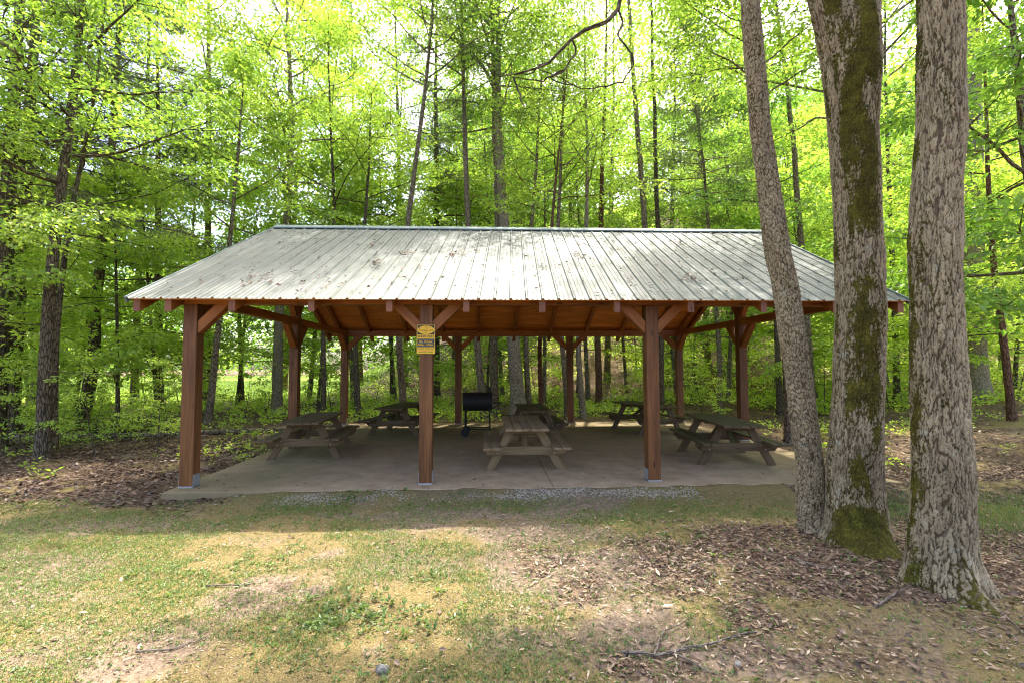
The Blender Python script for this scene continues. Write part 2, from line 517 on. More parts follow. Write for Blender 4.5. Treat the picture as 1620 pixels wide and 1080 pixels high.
def gh(x, y):
    x = np.asarray(x, float); y = np.asarray(y, float)
    z = -0.07 + 0.10 * (fbm(x * 0.35, y * 0.35, 5, 3) - 0.5) + 0.05 * (fbm(x * 1.7, y * 1.7, 9, 3) - 0.5)
    z = z + 0.03 * (fbm(x * 6, y * 6, 19, 2) - 0.5)
    z = z + sstep(16, 30, y) * 0.35 * sstep(-4, -12, x)
    hill = np.maximum(y - 20, 0) * 0.06 + np.maximum(y - 27, 0) * 0.40 - np.maximum(y - 100, 0) * 0.4
    z = z + hill * sstep(-12, 6, x + 0.10 * y)
    z = z + 0.07 * np.maximum(x - 7, 0) * sstep(4, 9, y)
    z = z + 0.05 * np.exp(-((x - 3.2) ** 2 + (y - 4.8) ** 2) / 0.55)
    u, v = to_uv(x, y)
    du = np.maximum(np.maximum(U0 - u, u - U1), 0); dv = np.maximum(np.maximum(V0 - v, v - V1), 0)
    dd = np.sqrt(du * du + dv * dv)
    near = 1 - sstep(0.0, 0.55, dd)
    edge = -0.004 - 0.10 * sstep(-3.4, -5.0, u) + 0.018 * (fbm(x * 5, y * 5, 31, 2) - 0.5) * 2
    z = z * (1 - near) + edge * near
    inside = (u > U0 + 0.03) & (u < U1 - 0.03) & (v > V0 + 0.03) & (v < V1 - 0.03)
    return np.where(inside, -0.16, z)


def gh1(x, y):
    return float(gh(np.array([x]), np.array([y]))[0])


def zones(x, y):
    """fields of litter, moss, bare dirt, meadow on the ground (0..1)"""
    n = fbm(x * 0.9, y * 0.9, 41, 4) - 0.5
    n2 = fbm(x * 2.3, y * 2.3, 57, 3) - 0.5
    u, v = to_uv(x, y)
    right = sstep(0.55, 1.5, x + 1.5 * n) * np.where(x > 3.9, 1.0, 1 - sstep(5.2, 5.8, y + 0.6 * n2))
    right = right * (1 - 0.85 * sstep(0.45, 0.75, np.exp(-((x - 6.0) ** 2 / 2.2 + (y - 6.0) ** 2 / 0.5)) + 0.5 * n2))
    right = right * np.where(x > 4.5, 1.0, 0.52 + 0.48 * sstep(3.35, 4.1, y + 1.2 * n2 - 0.12 * (x - 1.5)))
    track = 0.8 * np.exp(-((x - (0.25 + 0.30 * (4.9 - y))) / 0.42) ** 2) * sstep(2.6, 3.0, y) * (1 - sstep(4.9, 5.5, y)) * sstep(-.12, .16, n2)
    right = np.maximum(right, track)
    left = sstep(-3.3, -4.3, x + 0.8 * n) * sstep(6.2, 6.9, y + 1.0 * n + 0.12 * (x + 5)) 
    left2 = sstep(-5.6, -7.0, x + 1.2 * n) * sstep(4.8, 5.9, y + n)
    back = sstep(14.5, 15.6, y + n)
    side = sstep(5.3, 5.9, u)
    litter = np.clip(np.maximum.reduce([right, left, left2, back * 0.75, side * sstep(5.5, 7, y)]), 0, 1)
    litter = litter * np.clip(0.72 + 2.2 * n2 + 1.0 * n + 0.38 * sstep(1.3, 2.2, x) * (1 - sstep(5, 6, y)), 0, 1)
    moss = np.clip(0.66 + 1.7 * n + 0.3 * sstep(1.0, 2.0, x), 0, 1)
    d = np.zeros_like(x)
    for cx, cy_, rx, ry, a in ((0.45, 4.35, 0.75, 0.55, 1.0), (-1.9, 3.95, 0.55, 0.3, 0.9), (-2.3, 3.05, 0.6, 0.25, 1.0), (0.0, 5.3, 1.1, 0.35, 0.8),
                               (0.9, 3.6, 0.5, 0.6, 0.8), (-0.5, 6.0, 1.5, 0.2, 0.6), (-4.5, 5.6, 1.0, 0.4, 0.5), (1.6, 3.0, 0.5, 0.3, 0.6)):
        d = np.maximum(d, a * np.exp(-(((x - cx) / rx) ** 2 + ((y - cy_) / ry) ** 2)))
    dirt = np.clip(0.9 * d + 1.4 * n2 + 0.14 - 0.25 * sstep(1.6, 2.4, x), 0, 1)
    mead = sstep(-8.5, -11, x + 3 * n - 0.12 * (y - 24)) * sstep(22.5, 25, y + 4 * n) * (1 - sstep(78, 84, y))
    return litter, moss, dirt, mead


def grass_density(x, y):
    n = fbm(x * 1.1, y * 1.1, 71, 4)
    L, M, D, me = zones(x, y)
    lawn = sstep(-9, -6.5, x) * (1 - sstep(0.2, 2.2, x)) * (1 - sstep(6.2, 6.9, y)) + 0.7 * (1 - sstep(5.9, 6.8, y)) * sstep(5.6, 6.0, y)
    patch = np.exp(-((x - 6.0) ** 2 / 2.4 + (y - 6.1) ** 2 / 0.9)) * 1.5
    g = np.clip(lawn, 0, 1) * sstep(0.41, 0.56, n + 0.09 * sstep(-1, -4, x)) * (1 - 0.85 * D)
    return np.clip(np.maximum(g * (1 - 0.8 * L), patch), 0, 1)


def axis(lo, hi, step, mn, mx, gr=1.13):
    a = list(np.arange(lo, hi + step / 2, step))
    s, p = step, hi
    while p < mx:
        s *= gr; p += s; a.append(p)
    s, p = step, lo
    while p > mn:
        s *= gr; p -= s; a.insert(0, p)
    return np.array(a)


gx = axis(-9, 9.5, 0.06, -190, 190); gy = axis(1.6, 9.0, 0.06, -25, 260)
GX, GY = np.meshgrid(gx, gy)
GZ = gh(GX.ravel(), GY.ravel())
nx, ny = len(gx), len(gy)
ii = np.arange(ny - 1)[:, None] * nx; jj = np.arange(nx - 1)[None, :]
gq = np.stack([ii + jj, ii + jj + 1, ii + nx + jj + 1, ii + nx + jj], -1).reshape(-1, 4)
gb = Buf(); gb.add(np.stack([GX.ravel(), GY.ravel(), GZ], 1), quads=gq, zones=np.stack(zones(GX.ravel(), GY.ravel()), 1))
tag(gb.build('ground', GROUND, None, True), 'bare earth, moss and leaf litter of the clearing and wood floor', 'ground', kind='structure')


# ------------------------------------------------------------------ timber boxes
def box(buf, c, ax, ay, az, size, seed=None):
    """box centred c with half axes; ax is the grain direction"""
    c = np.asarray(c, float)
    A = [np.asarray(a, float) / np.linalg.norm(a) for a in (ax, ay, az)]
    s = np.asarray(size, float) / 2
    sg = np.array([(x, y, z) for x in (-1, 1) for y in (-1, 1) for z in (-1, 1)], float)
    loc = sg * s
    V = c + loc[:, :1] * A[0] + loc[:, 1:2] * A[1] + loc[:, 2:] * A[2]
    q = [(0, 1, 3, 2), (4, 6, 7, 5), (0, 4, 5, 1), (2, 3, 7, 6), (0, 2, 6, 4), (1, 5, 7, 3)]
    if np.linalg.det(np.stack(A)) < 0: q = [t[::-1] for t in q]
    off = np.array([random.uniform(0, 40), random.uniform(0, 40), random.uniform(0, 40)])
    buf.add(V, quads=q, grain=loc + off)


def beam_between(buf, p, q, w, h, up=(0, 0, 1)):
    p, q = np.asarray(p, float), np.asarray(q, float)
    ax = q - p; L = np.linalg.norm(ax); ax /= L
    ay = np.cross(up, ax); ay /= np.linalg.norm(ay)
    az = np.cross(ax, ay)
    box(buf, (p + q) / 2, ax, ay, az, (L, w, h))


def bev(o, wd=0.006, seg=2):
    m = o.modifiers.new('edges', 'BEVEL'); m.width = wd; m.segments = seg; m.limit_method = 'ANGLE'
    m.harden_normals = False
    return o


def prism(buf, poly, y0, y1, grain_axis=0):
    """polygon in x,z extruded along y"""
    n = len(poly); P = np.array(poly, float)
    a = np.stack([P[:, 0], np.full(n, y0), P[:, 1]], 1); b_ = np.stack([P[:, 0], np.full(n, y1), P[:, 1]], 1)
    V = np.vstack([a, b_])
    tr = [(0, i, i + 1) for i in range(1, n - 1)] + [(n, n + i + 1, n + i) for i in range(1, n - 1)]
    qd = [(i, n + i, n + (i + 1) % n, (i + 1) % n) for i in range(n)]
    g = V + np.array([random.uniform(0, 40)] * 3)
    buf.add(V, tris=tr, quads=qd, grain=g)


# slab: four poured bays with narrow joints
sb = Buf()
um, vm = 0.15, 3.9
for (a, b2) in ((U0, um - 0.004), (um + 0.004, U1)):
    for (c, d) in ((V0, vm - 0.004), (vm + 0.004, V1)):
        box(sb, ((a + b2) / 2, (c + d) / 2, -0.11), (1, 0, 0), (0, 1, 0), (0, 0, 1), (b2 - a, d - c, 0.22))
box(sb, ((U0 + U1) / 2, (V0 + V1) / 2, -0.14), (1, 0, 0), (0, 1, 0), (0, 0, 1), (U1 - U0 - 0.1, V1 - V0 - 0.1, 0.25))
slab = sb.build('concrete_slab', CONCRETE)
slab.location = (PX, PY, 0); slab.rotation_euler = (0, 0, TH)
bev(slab, 0.01, 2)
tag(slab, 'stained concrete slab floor under the open timber shelter', 'floor slab', kind='structure')

# ------------------------------------------------------------------ pavilion
pv = empty('picnic_pavilion', (PX, PY, 0), TH)
tag(pv, 'open timber picnic shelter with stained posts and ribbed grey metal gable roof', 'picnic shelter')
VM = DEP / 2
ZR, ZE, OV = 4.848, 2.672, 0.42
SL = (ZR - ZE) / (VM + OV)
ANG = math.atan(SL)
ZB0, ZB1 = 2.61, 2.785                      # plate beams
ub = [(-1.5) * BAY, -0.5 * BAY, 0.5 * BAY, 1.5 * BAY]


def roof_top(v):
    return ZE + SL * (v + OV) if v <= VM else ZE + SL * (2 * VM - v + OV)


def post(u, v, z1, ms):
    b = Buf(); box(b, (0, 0, (0.02 + z1) / 2), (0, 0, 1), (1, 0, 0), (0, 1, 0), (z1 - 0.02, PW, PW))
    o = bev(b.build('post', WOOD_POST, pv), 0.008)
    o.location = (u, v, 0)
    b = Buf()
    box(b, (0, 0, 0.01), (1, 0, 0), (0, 1, 0), (0, 0, 1), (PW + 0.012, PW + 0.012, 0.02))
    for s in (-1, 1):
        box(b, (s * (PW / 2 + 0.003), 0, 0.09), (0, 0, 1), (1, 0, 0), (0, 1, 0), (0.18, 0.006, PW - 0.02))
    bev(b.build('post_base', GALV, o), 0.0015, 1)
    return o


def brace(p, q, wdt=0.14, dpt=0.14, upv=None):
    b = Buf(); beam_between(b, p, q, wdt, dpt, upv or (0, 0, 1)); return bev(b.build('brace', WOOD_BEAM, pv), 0.006)


for v in (0.0, DEP):
    for i, u in enumerate(ub):
        post(u, v, ZB0, None)
        for s in (-1, 1):
            if (i == 0 and s < 0) or (i == 3 and s > 0): continue
            brace((u + s * 0.06, v, 2.24), (u + s * 0.50, v, 2.68))
        # knee brace towards the tie beam of the gable
        if i in (0, 3):
            s = 1 if v == 0 else -1
            brace((u, v + s * 0.06, 2.24), (u, v + s * 0.50, 2.68))
    # plate beam in three lengths, butted over the posts
    for a, c in ((U0 - 0.12, ub[1] - 0.001), (ub[1] + 0.001, ub[2] - 0.001), (ub[2] + 0.001, U1 + 0.0)):
        b = Buf(); box(b, ((a + c) / 2, v, (ZB0 + ZB1) / 2), (1, 0, 0), (0, 1, 0), (0, 0, 1), (c - a, 0.18, ZB1 - ZB0))
        bev(b.build('plate_beam', WOOD_BEAM, pv), 0.006)
for u in (ub[0], ub[3]):
    post(u, VM, ZR - 0.27, None)
    for s in (-1, 1):
        v0, v1 = (0.10, VM - PW / 2) if s < 0 else (VM + PW / 2, DEP - 0.10)
        b = Buf(); box(b, (u, (v0 + v1) / 2, 2.705), (0, 1, 0), (1, 0, 0), (0, 0, 1), (v1 - v0, 0.14, 0.15))
        bev(b.build('tie_beam', WOOD_BEAM, pv), 0.006)
        brace((u, VM + s * 0.06, 2.16), (u, VM + s * 0.52, 2.64), 0.13, 0.13)
        brace((u, VM + s * 0.06, 2.84), (u, VM + s * 0.66, 3.62), 0.12, 0.13)
        uu = -1 if u > 0 else 1
    brace((u + uu * 0.06, VM, 3.95), (u + uu * 0.5, VM, 4.42), 0.12, 0.13)
b = Buf(); box(b, (0, VM, ZR - 0.18), (1, 0, 0), (0, 1, 0), (0, 0, 1), (U1 - U0 + 0.1, 0.14, 0.18)); bev(b.build('ridge_beam', WOOD_BEAM, pv), 0.006)

# rafters 4x6, plumb-cut tails
RD = 0.15 / math.cos(ANG)
THK = 0.055                                   # decking and metal above the rafters
uraf = [-5.62, -5.20, -4.34, -3.255, -2.17, -1.085, 0.0, 1.085, 2.17, 3.255, 4.34, 5.06, 5.33]
SKEW = 0.2                                    # the roof is laid slightly out of square


def skew(u, v):
    t = (v + OV) / (VM + OV) if v <= VM else (2 * VM - v + OV) / (VM + OV)
    return u - 0.1018 + SKEW * t


for u in uraf:
    for side in (0, 1):
        ve = -OV + 0.045
        zt0, zt1 = ZE + SL * 0.045 - THK, ZR - THK
        P = [(ve, zt0), (VM, zt1), (VM, zt1 - RD), (ve, zt0 - RD)]
        b = Buf()
        V = []
        for (vv, z) in P:
            v_ = vv if side == 0 else 2 * VM - vv
            uc = u + SKEW * 0.6 * ((vv + OV) / (VM + OV)) * 0.5
            V += [(uc - 0.045, v_, z), (uc + 0.045, v_, z)]
        V = np.array(V)
        q = [(0, 1, 3, 2), (2, 3, 5, 4), (4, 5, 7, 6), (6, 7, 1, 0), (0, 2, 4, 6), (1, 7, 5, 3)]
        if side == 0: q = [t[::-1] for t in q]
        g = np.stack([np.abs(V[:, 1]) * 1.12, V[:, 0], V[:, 2] - SL * np.abs(V[:, 1])], 1) + random.uniform(0, 40)
        b.add(V, quads=q, grain=g)
        r = b.build('rafter', WOOD_BEAM, pv)
        bev(r, 0.004)
        # weathered pale end grain on the plumb cut
        b = Buf(); ye = (ve - 0.002) if side == 0 else (2 * VM - ve + 0.002)
        box(b, (u, ye, zt0 - RD / 2), (0, 0, 1), (1, 0, 0), (0, 1, 0), (RD - 0.006, 0.086, 0.003))
        b.build('end_grain', WOOD_END, r)

UL, UR = U0 - 0.40, 5.52
GLU, GRU = -5.72, 5.42
for side in (0, 1):
    # tongue and groove deck boards
    b = Buf(); nb_ = 33
    for k in range(nb_):
        t0, t1 = k / nb_, (k + 1) / nb_ - 0.0012
        va, vb_ = -OV + 0.02 + t0 * (VM + OV - 0.02), -OV + 0.02 + t1 * (VM + OV - 0.02)
        za, zb = roof_top(va) - 0.030, roof_top(vb_) - 0.030
        sk = SKEW * (t0 + t1) / 2
        f = (lambda v_: v_) if side == 0 else (lambda v_: 2 * VM - v_)
        p = np.array((0, f(va), za)); q = np.array((0, f(vb_), zb))
        d = (q - p); wl = np.linalg.norm(d); d /= wl
        nr = np.cross((1, 0, 0), d); nr *= np.sign(nr[2])
        ucen = (GLU + GRU) / 2 + sk
        box(b, (p + q) / 2 + np.array((ucen, 0, 0)) - nr * 0.011, (1, 0, 0), d, nr, (GRU - GLU - 0.05, wl, 0.022 + 0.002 * (k % 2)))
    b.build('roof_deck', WOOD_DECK, pv)
    # ribbed metal sheets
    prof = []
    rib = 0.2286
    n = int((GRU - GLU) / rib) + 1
    for k in range(n):
        u0 = GLU + k * rib
        for du, h in ((0.0, 0.019), (0.018, 0.019), (0.034, 0.0), (0.085, 0.0), (0.090, 0.004), (0.100, 0.004), (0.105, 0.0),
                      (0.150, 0.0), (0.155, 0.004), (0.165, 0.004), (0.170, 0.0), (rib - 0.016, 0.0)):
            if u0 + du < GRU: prof.append((u0 + du, h))
    prof.append((GRU, 0.019))
    prof = np.array(prof); m = len(prof)
    rows = np.linspace(0, 1, 9)
    Vs = []
    for t in rows:
        v_ = -OV - 0.02 + t * (VM + OV + 0.01)
        z = ZE + SL * (v_ + OV) - 0.022
        wav = 0.004 * (vnoise(prof[:, 0] * 1.3, np.full(m, t * 5 + side * 9), 77) - 0.5)
        vv = v_ if side == 0 else 2 * VM - v_
        Vs.append(np.stack([prof[:, 0] + SKEW * t, np.full(m, vv), z + prof[:, 1] / math.cos(ANG) + wav], 1))
    V = np.concatenate(Vs); i = np.arange(len(rows) - 1)[:, None] * m; j = np.arange(m - 1)[None, :]
    q = np.stack([i + j, i + j + 1, i + m + j + 1, i + m + j], -1).reshape(-1, 4)
    if side: q = q[:, ::-1]
    b = Buf(); b.add(V, quads=q)
    o = b.build('roof_sheeting', ROOF, pv)
    sm = o.modifiers.new('thick', 'SOLIDIFY'); sm.thickness = 0.0012; sm.offset = -1
    # rake trim at both gable edges
    for ue, s in ((GLU, -1), (GRU, 1)):
        b = Buf()
        f = (lambda v_: v_) if side == 0 else (lambda v_: 2 * VM - v_)
        p = np.array((ue + s * 0.012, f(-OV - 0.015), ZE - 0.045)); q2 = np.array((ue + SKEW + s * 0.012, f(VM), ZR - 0.03))
        beam_between(b, p, q2, 0.022, 0.085)
        bev(b.build('rake_trim', TRIM, pv), 0.003, 1)
# ridge cap
b = Buf()
cap = [(-0.17, -0.17 * SL + 0.006), (-0.165, -0.17 * SL + 0.03), (0, 0.034), (0.165, -0.17 * SL + 0.03), (0.17, -0.17 * SL + 0.006), (0, 0.014)]
V = []
for u in (GLU + SKEW - 0.02, GRU + SKEW + 0.02):
    for (dv, dz) in cap: V.append((u, VM + dv, ZR + dz))
m = len(cap)
b.add(V, quads=[(i, (i + 1) % m, m + (i + 1) % m, m + i) for i in range(m)])
b.build('ridge_cap', TRIM, pv)

# dead leaves caught on the roof
rng = np.random.default_rng(3)
N = 900
lu = rng.uniform(GLU + 0.2, GRU - 0.1, N); lv = rng.uniform(-0.3, VM - 0.25, N)
for k, (cu, cv, sp) in enumerate(((-3.0, 2.35, .10), (-2.3, 1.75, .07), (-1.35, 1.7, .09), (-4.3, 0.35, .12), (1.15, 2.4, .10), (3.2, 2.6, .09), (-2.7, 1.15, .07), (2.5, 0.4, .1), (0.9, 1.7, .08))):
    s0 = 24 * k; lu[s0:s0 + 24] = cu + rng.normal(0, sp, 24); lv[s0:s0 + 24] = cv + rng.normal(0, sp * 1.2, 24)
lz = ZE + SL * (lv + OV) + 0.004
pos = np.stack([lu, lv, lz], 1)
a = rng.uniform(0, 6.28, N)
d = np.stack([np.cos(a), np.sin(a), SL * np.sin(a)], 1); nr = np.array((0, -math.sin(ANG), math.cos(ANG))) + rng.normal(0, .25, (N, 3))
b = Buf(); leaves(b, pos, d, nr, rng.uniform(.04, .09, N), rng.uniform(.025, .055, N), rng.uniform(.3, .72, N), 0.3, -0.15)
o = b.build('roof_leaf_litter', DEAD); o.location = (PX, PY, 0); o.rotation_euler = (0, 0, TH)
tag(o, 'scattered brown dead leaves lying on the metal roof', 'dead leaves', kind='stuff')

# a few leaves blown onto the slab
N = 150
lu = rng.uniform(U0 + .1, U1 - .1, N); lv = np.where(rng.uniform(0, 1, N) < .5, rng.uniform(V0 + .02, .8, N), rng.uniform(V0, V1 - .1, N))
a = rng.uniform(0, 6.28, N)
b = Buf(); leaves(b, np.stack([lu, lv, np.full(N, .004)], 1), np.stack([np.cos(a), np.sin(a), rng.normal(0, .15, N)], 1), np.array((0, 0, 1.)) + rng.normal(0, .3, (N, 3)), rng.uniform(.025, .075, N), rng.uniform(.015, .04, N), rng.uniform(.05, .9, N), .25, -.12)
o = b.build('slab_leaf_litter', DEAD); o.location = (PX, PY, 0); o.rotation_euler = (0, 0, TH)
tag(o, 'few dry leaves blown onto the concrete slab', 'dead leaves', kind='stuff')

# ------------------------------------------------------------------ sign
sg = empty('notice_sign', tuple(pav(-0.5 * BAY, -PW / 2 - 0.001, 2.10)), TH)
tag(sg, 'yellow and black guests only notice screwed to the second front post', 'sign')
SW, SH = 0.275, 0.43


def rect(name, mat, x0, x1, z0, z1, y0, y1, parent):
    b = Buf(); box(b, ((x0 + x1) / 2, (y0 + y1) / 2, (z0 + z1) / 2), (1, 0, 0), (0, 1, 0), (0, 0, 1), (x1 - x0, abs(y1 - y0), z1 - z0))
    return b.build(name, mat, parent)


bd = rect('sign_board', SIGN_K, -SW / 2, SW / 2, -SH / 2, SH / 2, -0.010, 0.0, sg); bev(bd, 0.002, 1)
rect('yellow_face', SIGN_Y, -SW / 2 + .005, SW / 2 - .005, -SH / 2 + .005, SH / 2 - .005, -0.0115, -0.0098, sg)
rect('logo_panel', SIGN_K, -SW / 2 + .014, SW / 2 - .014, SH / 2 - .148, SH / 2 - .013, -0.0127, -0.0113, sg)
rect('hours_panel', SIGN_K, -SW / 2 + .014, SW / 2 - .014, -SH / 2 + .102, -SH / 2 + .222, -0.0127, -0.0113, sg)
b = Buf(); n = 48; aa = np.linspace(0, 2 * np.pi, n, endpoint=False)
ring0 = np.stack([0.1225 * np.cos(aa), np.full(n, -0.0145), 0.062 * np.sin(aa)], 1)
ring1 = ring0 + np.array((0, 0.0022, 0))
b.add(np.vstack([ring0, ring1, [(0, -0.0145, 0)]]), tris=[(2 * n, (i + 1) % n, i) for i in range(n)], quads=[(i, (i + 1) % n, n + (i + 1) % n, n + i) for i in range(n)])
ov = b.build('logo_oval', SIGN_Y, sg); ov.location = (0, 0, SH / 2 - .080)


def text(name, s, size, x, z, y, mat, parent, bold=0.0, shear=0.0, wmax=None):
    cu = bpy.data.curves.new(name, 'FONT'); cu.body = s; cu.size = size; cu.align_x = 'CENTER'; cu.align_y = 'CENTER'
    cu.extrude = 0.0006; cu.offset = bold; cu.shear = shear
    tmp = bpy.data.objects.new('tmp', cu); COL.objects.link(tmp)
    dg = bpy.context.evaluated_depsgraph_get()
    me = bpy.data.meshes.new_from_object(tmp.evaluated_get(dg)); me.name = name
    COL.objects.unlink(tmp); bpy.data.objects.remove(tmp)
    o = bpy.data.objects.new(name, me); COL.objects.link(o); me.materials.clear(); me.materials.append(mat)
    xs = [v.co.x for v in me.vertices]
    if wmax and xs:
        k = wmax / (max(xs) - min(xs))
        for v in me.vertices: v.co.x *= k
    o.parent = parent; o.rotation_euler = (math.pi / 2, 0, 0); o.location = (x, y, z)
    return o


text('lettering', 'GUESTS ONLY', 0.046, 0, SH / 2 - .176, -0.0122, SIGN_K, sg, 0.0012, wmax=0.245)
text('lettering', 'Max. 12 Guests', 0.032, 0, -SH / 2 + .182, -0.0134, SIGN_Y, sg, 0.0008, wmax=0.19)
text('lettering', '8:00am - 10:00pm', 0.030, 0, -SH / 2 + .138, -0.0134, SIGN_Y, sg, 0.0008, wmax=0.22)
text('lettering', 'PLEASE CLEAN UP', 0.026, 0, -SH / 2 + .078, -0.0122, SIGN_K, sg, 0.0, wmax=0.23)
text('lettering', '&', 0.020, 0, -SH / 2 + .055, -0.0122, SIGN_K, sg, 0.0)
text('lettering', 'REMOVE TRASH', 0.026, 0, -SH / 2 + .032, -0.0122, SIGN_K, sg, 0.0, wmax=0.20)
for zz in (.207, .160, .115):
    rect('rule_line', SIGN_G, -.115, .115, -SH / 2 + zz - .0015, -SH / 2 + zz + .0015, -0.0136, -0.0125, sg)
# script lettering across the oval, drawn with a pen line: Reedy Cove
ST_ = [[(-9.6, 2.6), (-8.8, 3.3), (-7.4, 3.0), (-7.0, 1.6), (-8.4, .6), (-9.4, .4)], [(-8.3, 3.2), (-8.9, 0.4), (-9.6, -2.2)], [(-8.6, .5), (-7.4, -.8), (-6.4, -1.8), (-5.9, -1.4)],
       [(-5.9, -1.4), (-4.9, -.3), (-5.0, .3), (-5.6, .1), (-5.8, -1.0), (-5.1, -1.7), (-4.3, -1.2)], [(-4.3, -1.2), (-3.3, -.2), (-3.4, .3), (-4.0, .1), (-4.2, -1.0), (-3.5, -1.7), (-2.6, -1.2)],
       [(-1.5, .2), (-2.2, .3), (-2.7, -.6), (-2.5, -1.6), (-1.8, -1.5), (-1.2, -.2), (-.6, 3.3)], [(-1.2, -.4), (-1.3, -1.5), (-.7, -1.6), (-.2, -.8), (0, .3), (0, -.7), (.5, -1.3), (1.0, .3)],
       [(1.0, .3), (.6, -2.4), (-.3, -4.2), (-.9, -3.6), (.2, -2.0), (1.6, -.8)],
       [(4.6, 2.2), (4.2, 3.0), (2.9, 2.6), (2.0, .8), (2.1, -1.0), (3.2, -1.8), (4.6, -1.0)], [(5.6, .3), (4.9, -.1), (4.8, -1.2), (5.5, -1.6), (6.1, -.8), (5.7, .3), (6.6, .2)],
       [(6.6, .2), (6.9, -1.5), (7.7, .2), (8.1, .2)], [(8.0, -.9), (8.9, -.2), (8.8, .3), (8.2, .1), (8.1, -1.1), (8.8, -1.6), (9.8, -.9)],
       [(-1.6, 4.0), (0.2, 4.6), (1.8, 4.0), (.8, 3.6)]]
b = Buf()
for st in ST_:
    p = np.array([(x * .0106, -0.0148, z * .0106) for x, z in st])
    t = np.linspace(0, len(p) - 1, len(p) * 4); pp = np.stack([np.interp(t, np.arange(len(p)), p[:, k]) for k in range(3)], 1)
    tube(b, pp, 0.0014, 4)
o = b.build('script_lettering', SIGN_K, sg); o.location = (0, 0, SH / 2 - .080)
b = Buf()
for z in (SH / 2 - .008, -SH / 2 + .008):
    tube(b, [(0, -0.015, z), (0, -0.008, z)], 0.005, 8, True)
b.build('screw', BLACK, sg)


# ------------------------------------------------------------------ picnic tables
def make_table(mat):
    t = empty('picnic_table')
    L, W, Z = 2.15, 0.70, 0.715
    b = Buf()
    for k in range(5):
        y = (k - 2) * (W / 5)
        box(b, (random.uniform(-.012, .012), y, Z - 0.019), (1, 0, 0), (0, 1, 0), (0, 0, 1), (L, W / 5 - 0.009, 0.038))
    bev(b.build('tabletop', mat, t), 0.005)
    for s in (-1, 1):
        b = Buf()
        for k in (-1, 1):
            box(b, (random.uniform(-.012, .012), s * 0.56 + k * 0.071, 0.42 - 0.019), (1, 0, 0), (0, 1, 0), (0, 0, 1), (L, 0.134, 0.038))
        bev(b.build('seat', mat, t), 0.005)
    for e in (-1, 1):
        x = e * 0.63
        for s in (-1, 1):
            b = Buf()
            p = np.array((x, s * 0.635, -0.04)); q = np.array((x, s * 0.215, Z - 0.042))
            ax = (q - p) / np.linalg.norm(q - p); ay = np.array((1.0, 0, 0)); az = np.cross(ax, ay)
            # leg cut level with the slab: a slanted board with a horizontal foot
            sl = (q[1] - p[1]) / (q[2] - p[2]); hw = 0.075
            P = [(s * 0.595 - hw, 0.0), (s * 0.595 + hw, 0.0), (s * 0.215 + hw, Z - 0.04), (s * 0.215 - hw, Z - 0.04)]
            if s < 0: P = P
            V = []
            for xx in (x - 0.019, x + 0.019):
                for (yy, zz) in P: V.append((xx, yy, zz))
            V = np.array(V)
            g = np.stack([V[:, 2], V[:, 1] + V[:, 2] * 0.5 * s, V[:, 0]], 1) + random.uniform(0, 40)
            b.add(V, quads=[(3, 2, 1, 0), (4, 5, 6, 7), (0, 1, 5, 4), (1, 2, 6, 5), (2, 3, 7, 6), (3, 0, 4, 7)], grain=g)
            bev(b.build('leg', mat, t), 0.004)
        # seat bearer with bevelled ends
        xo = x + e * 0.0395
        b = Buf()
        P = [(-0.70, 0.382), (0.70, 0.382), (0.70, 0.335), (0.62, 0.245), (-0.62, 0.245), (-0.70, 0.335)]
        V = []
        for xx in (xo - 0.019, xo + 0.019):
            for (yy, zz) in P: V.append((xx, yy, zz))
        V = np.array(V); g = np.stack([V[:, 1], V[:, 2], V[:, 0]], 1) + random.uniform(0, 40)
        b.add(V, quads=[(5, 2, 1, 0), (5, 4, 3, 2), (6, 7, 8, 11), (8, 9, 10, 11)] + [(i, (i + 1) % 6, 6 + (i + 1) % 6, 6 + i) for i in range(6)], grain=g)
        bev(b.build('seat_bearer', mat, t), 0.004)
        # cleat under the top
        b = Buf()
        P = [(-0.33, Z - 0.039), (0.33, Z - 0.039), (0.30, Z - 0.125), (-0.30, Z - 0.125)]
        V = []
        for xx in (xo - 0.019, xo + 0.019):
            for (yy, zz) in P: V.append((xx, yy, zz))
        V = np.array(V); g = np.stack([V[:, 1], V[:, 2], V[:, 0]], 1) + random.uniform(0, 40)
        b.add(V, quads=[(3, 2, 1, 0), (4, 5, 6, 7), (0, 1, 5, 4), (1, 2, 6, 5), (2, 3, 7, 6), (3, 0, 4, 7)], grain=g)
        bev(b.build('top_cleat', mat, t), 0.004)
        b = Buf(); beam_between(b, (x - e * 0.02, 0, 0.30), (0.06 * e, 0, Z - 0.06), 0.085, 0.036); bev(b.build('brace', mat, t), 0.004)
        b = Buf()
        for (yy, zz) in ((-.40, .345), (.40, .345), (-.47, .27), (.47, .27), (-.20, Z - .08), (.20, Z - .08)):
            tube(b, [(xo + e * 0.012, yy, zz), (xo + e * 0.025, yy, zz)], 0.009, 8, True)
        b.build('bolt', GALV, t)
    b = Buf(); box(b, (0, 0, Z - 0.058), (0, 1, 0), (1, 0, 0), (0, 0, 1), (0.62, 0.085, 0.038)); bev(b.build('middle_cleat', mat, t), 0.004)
    return t


protos = [make_table(m) for m in TABLES]
used = [False] * 3
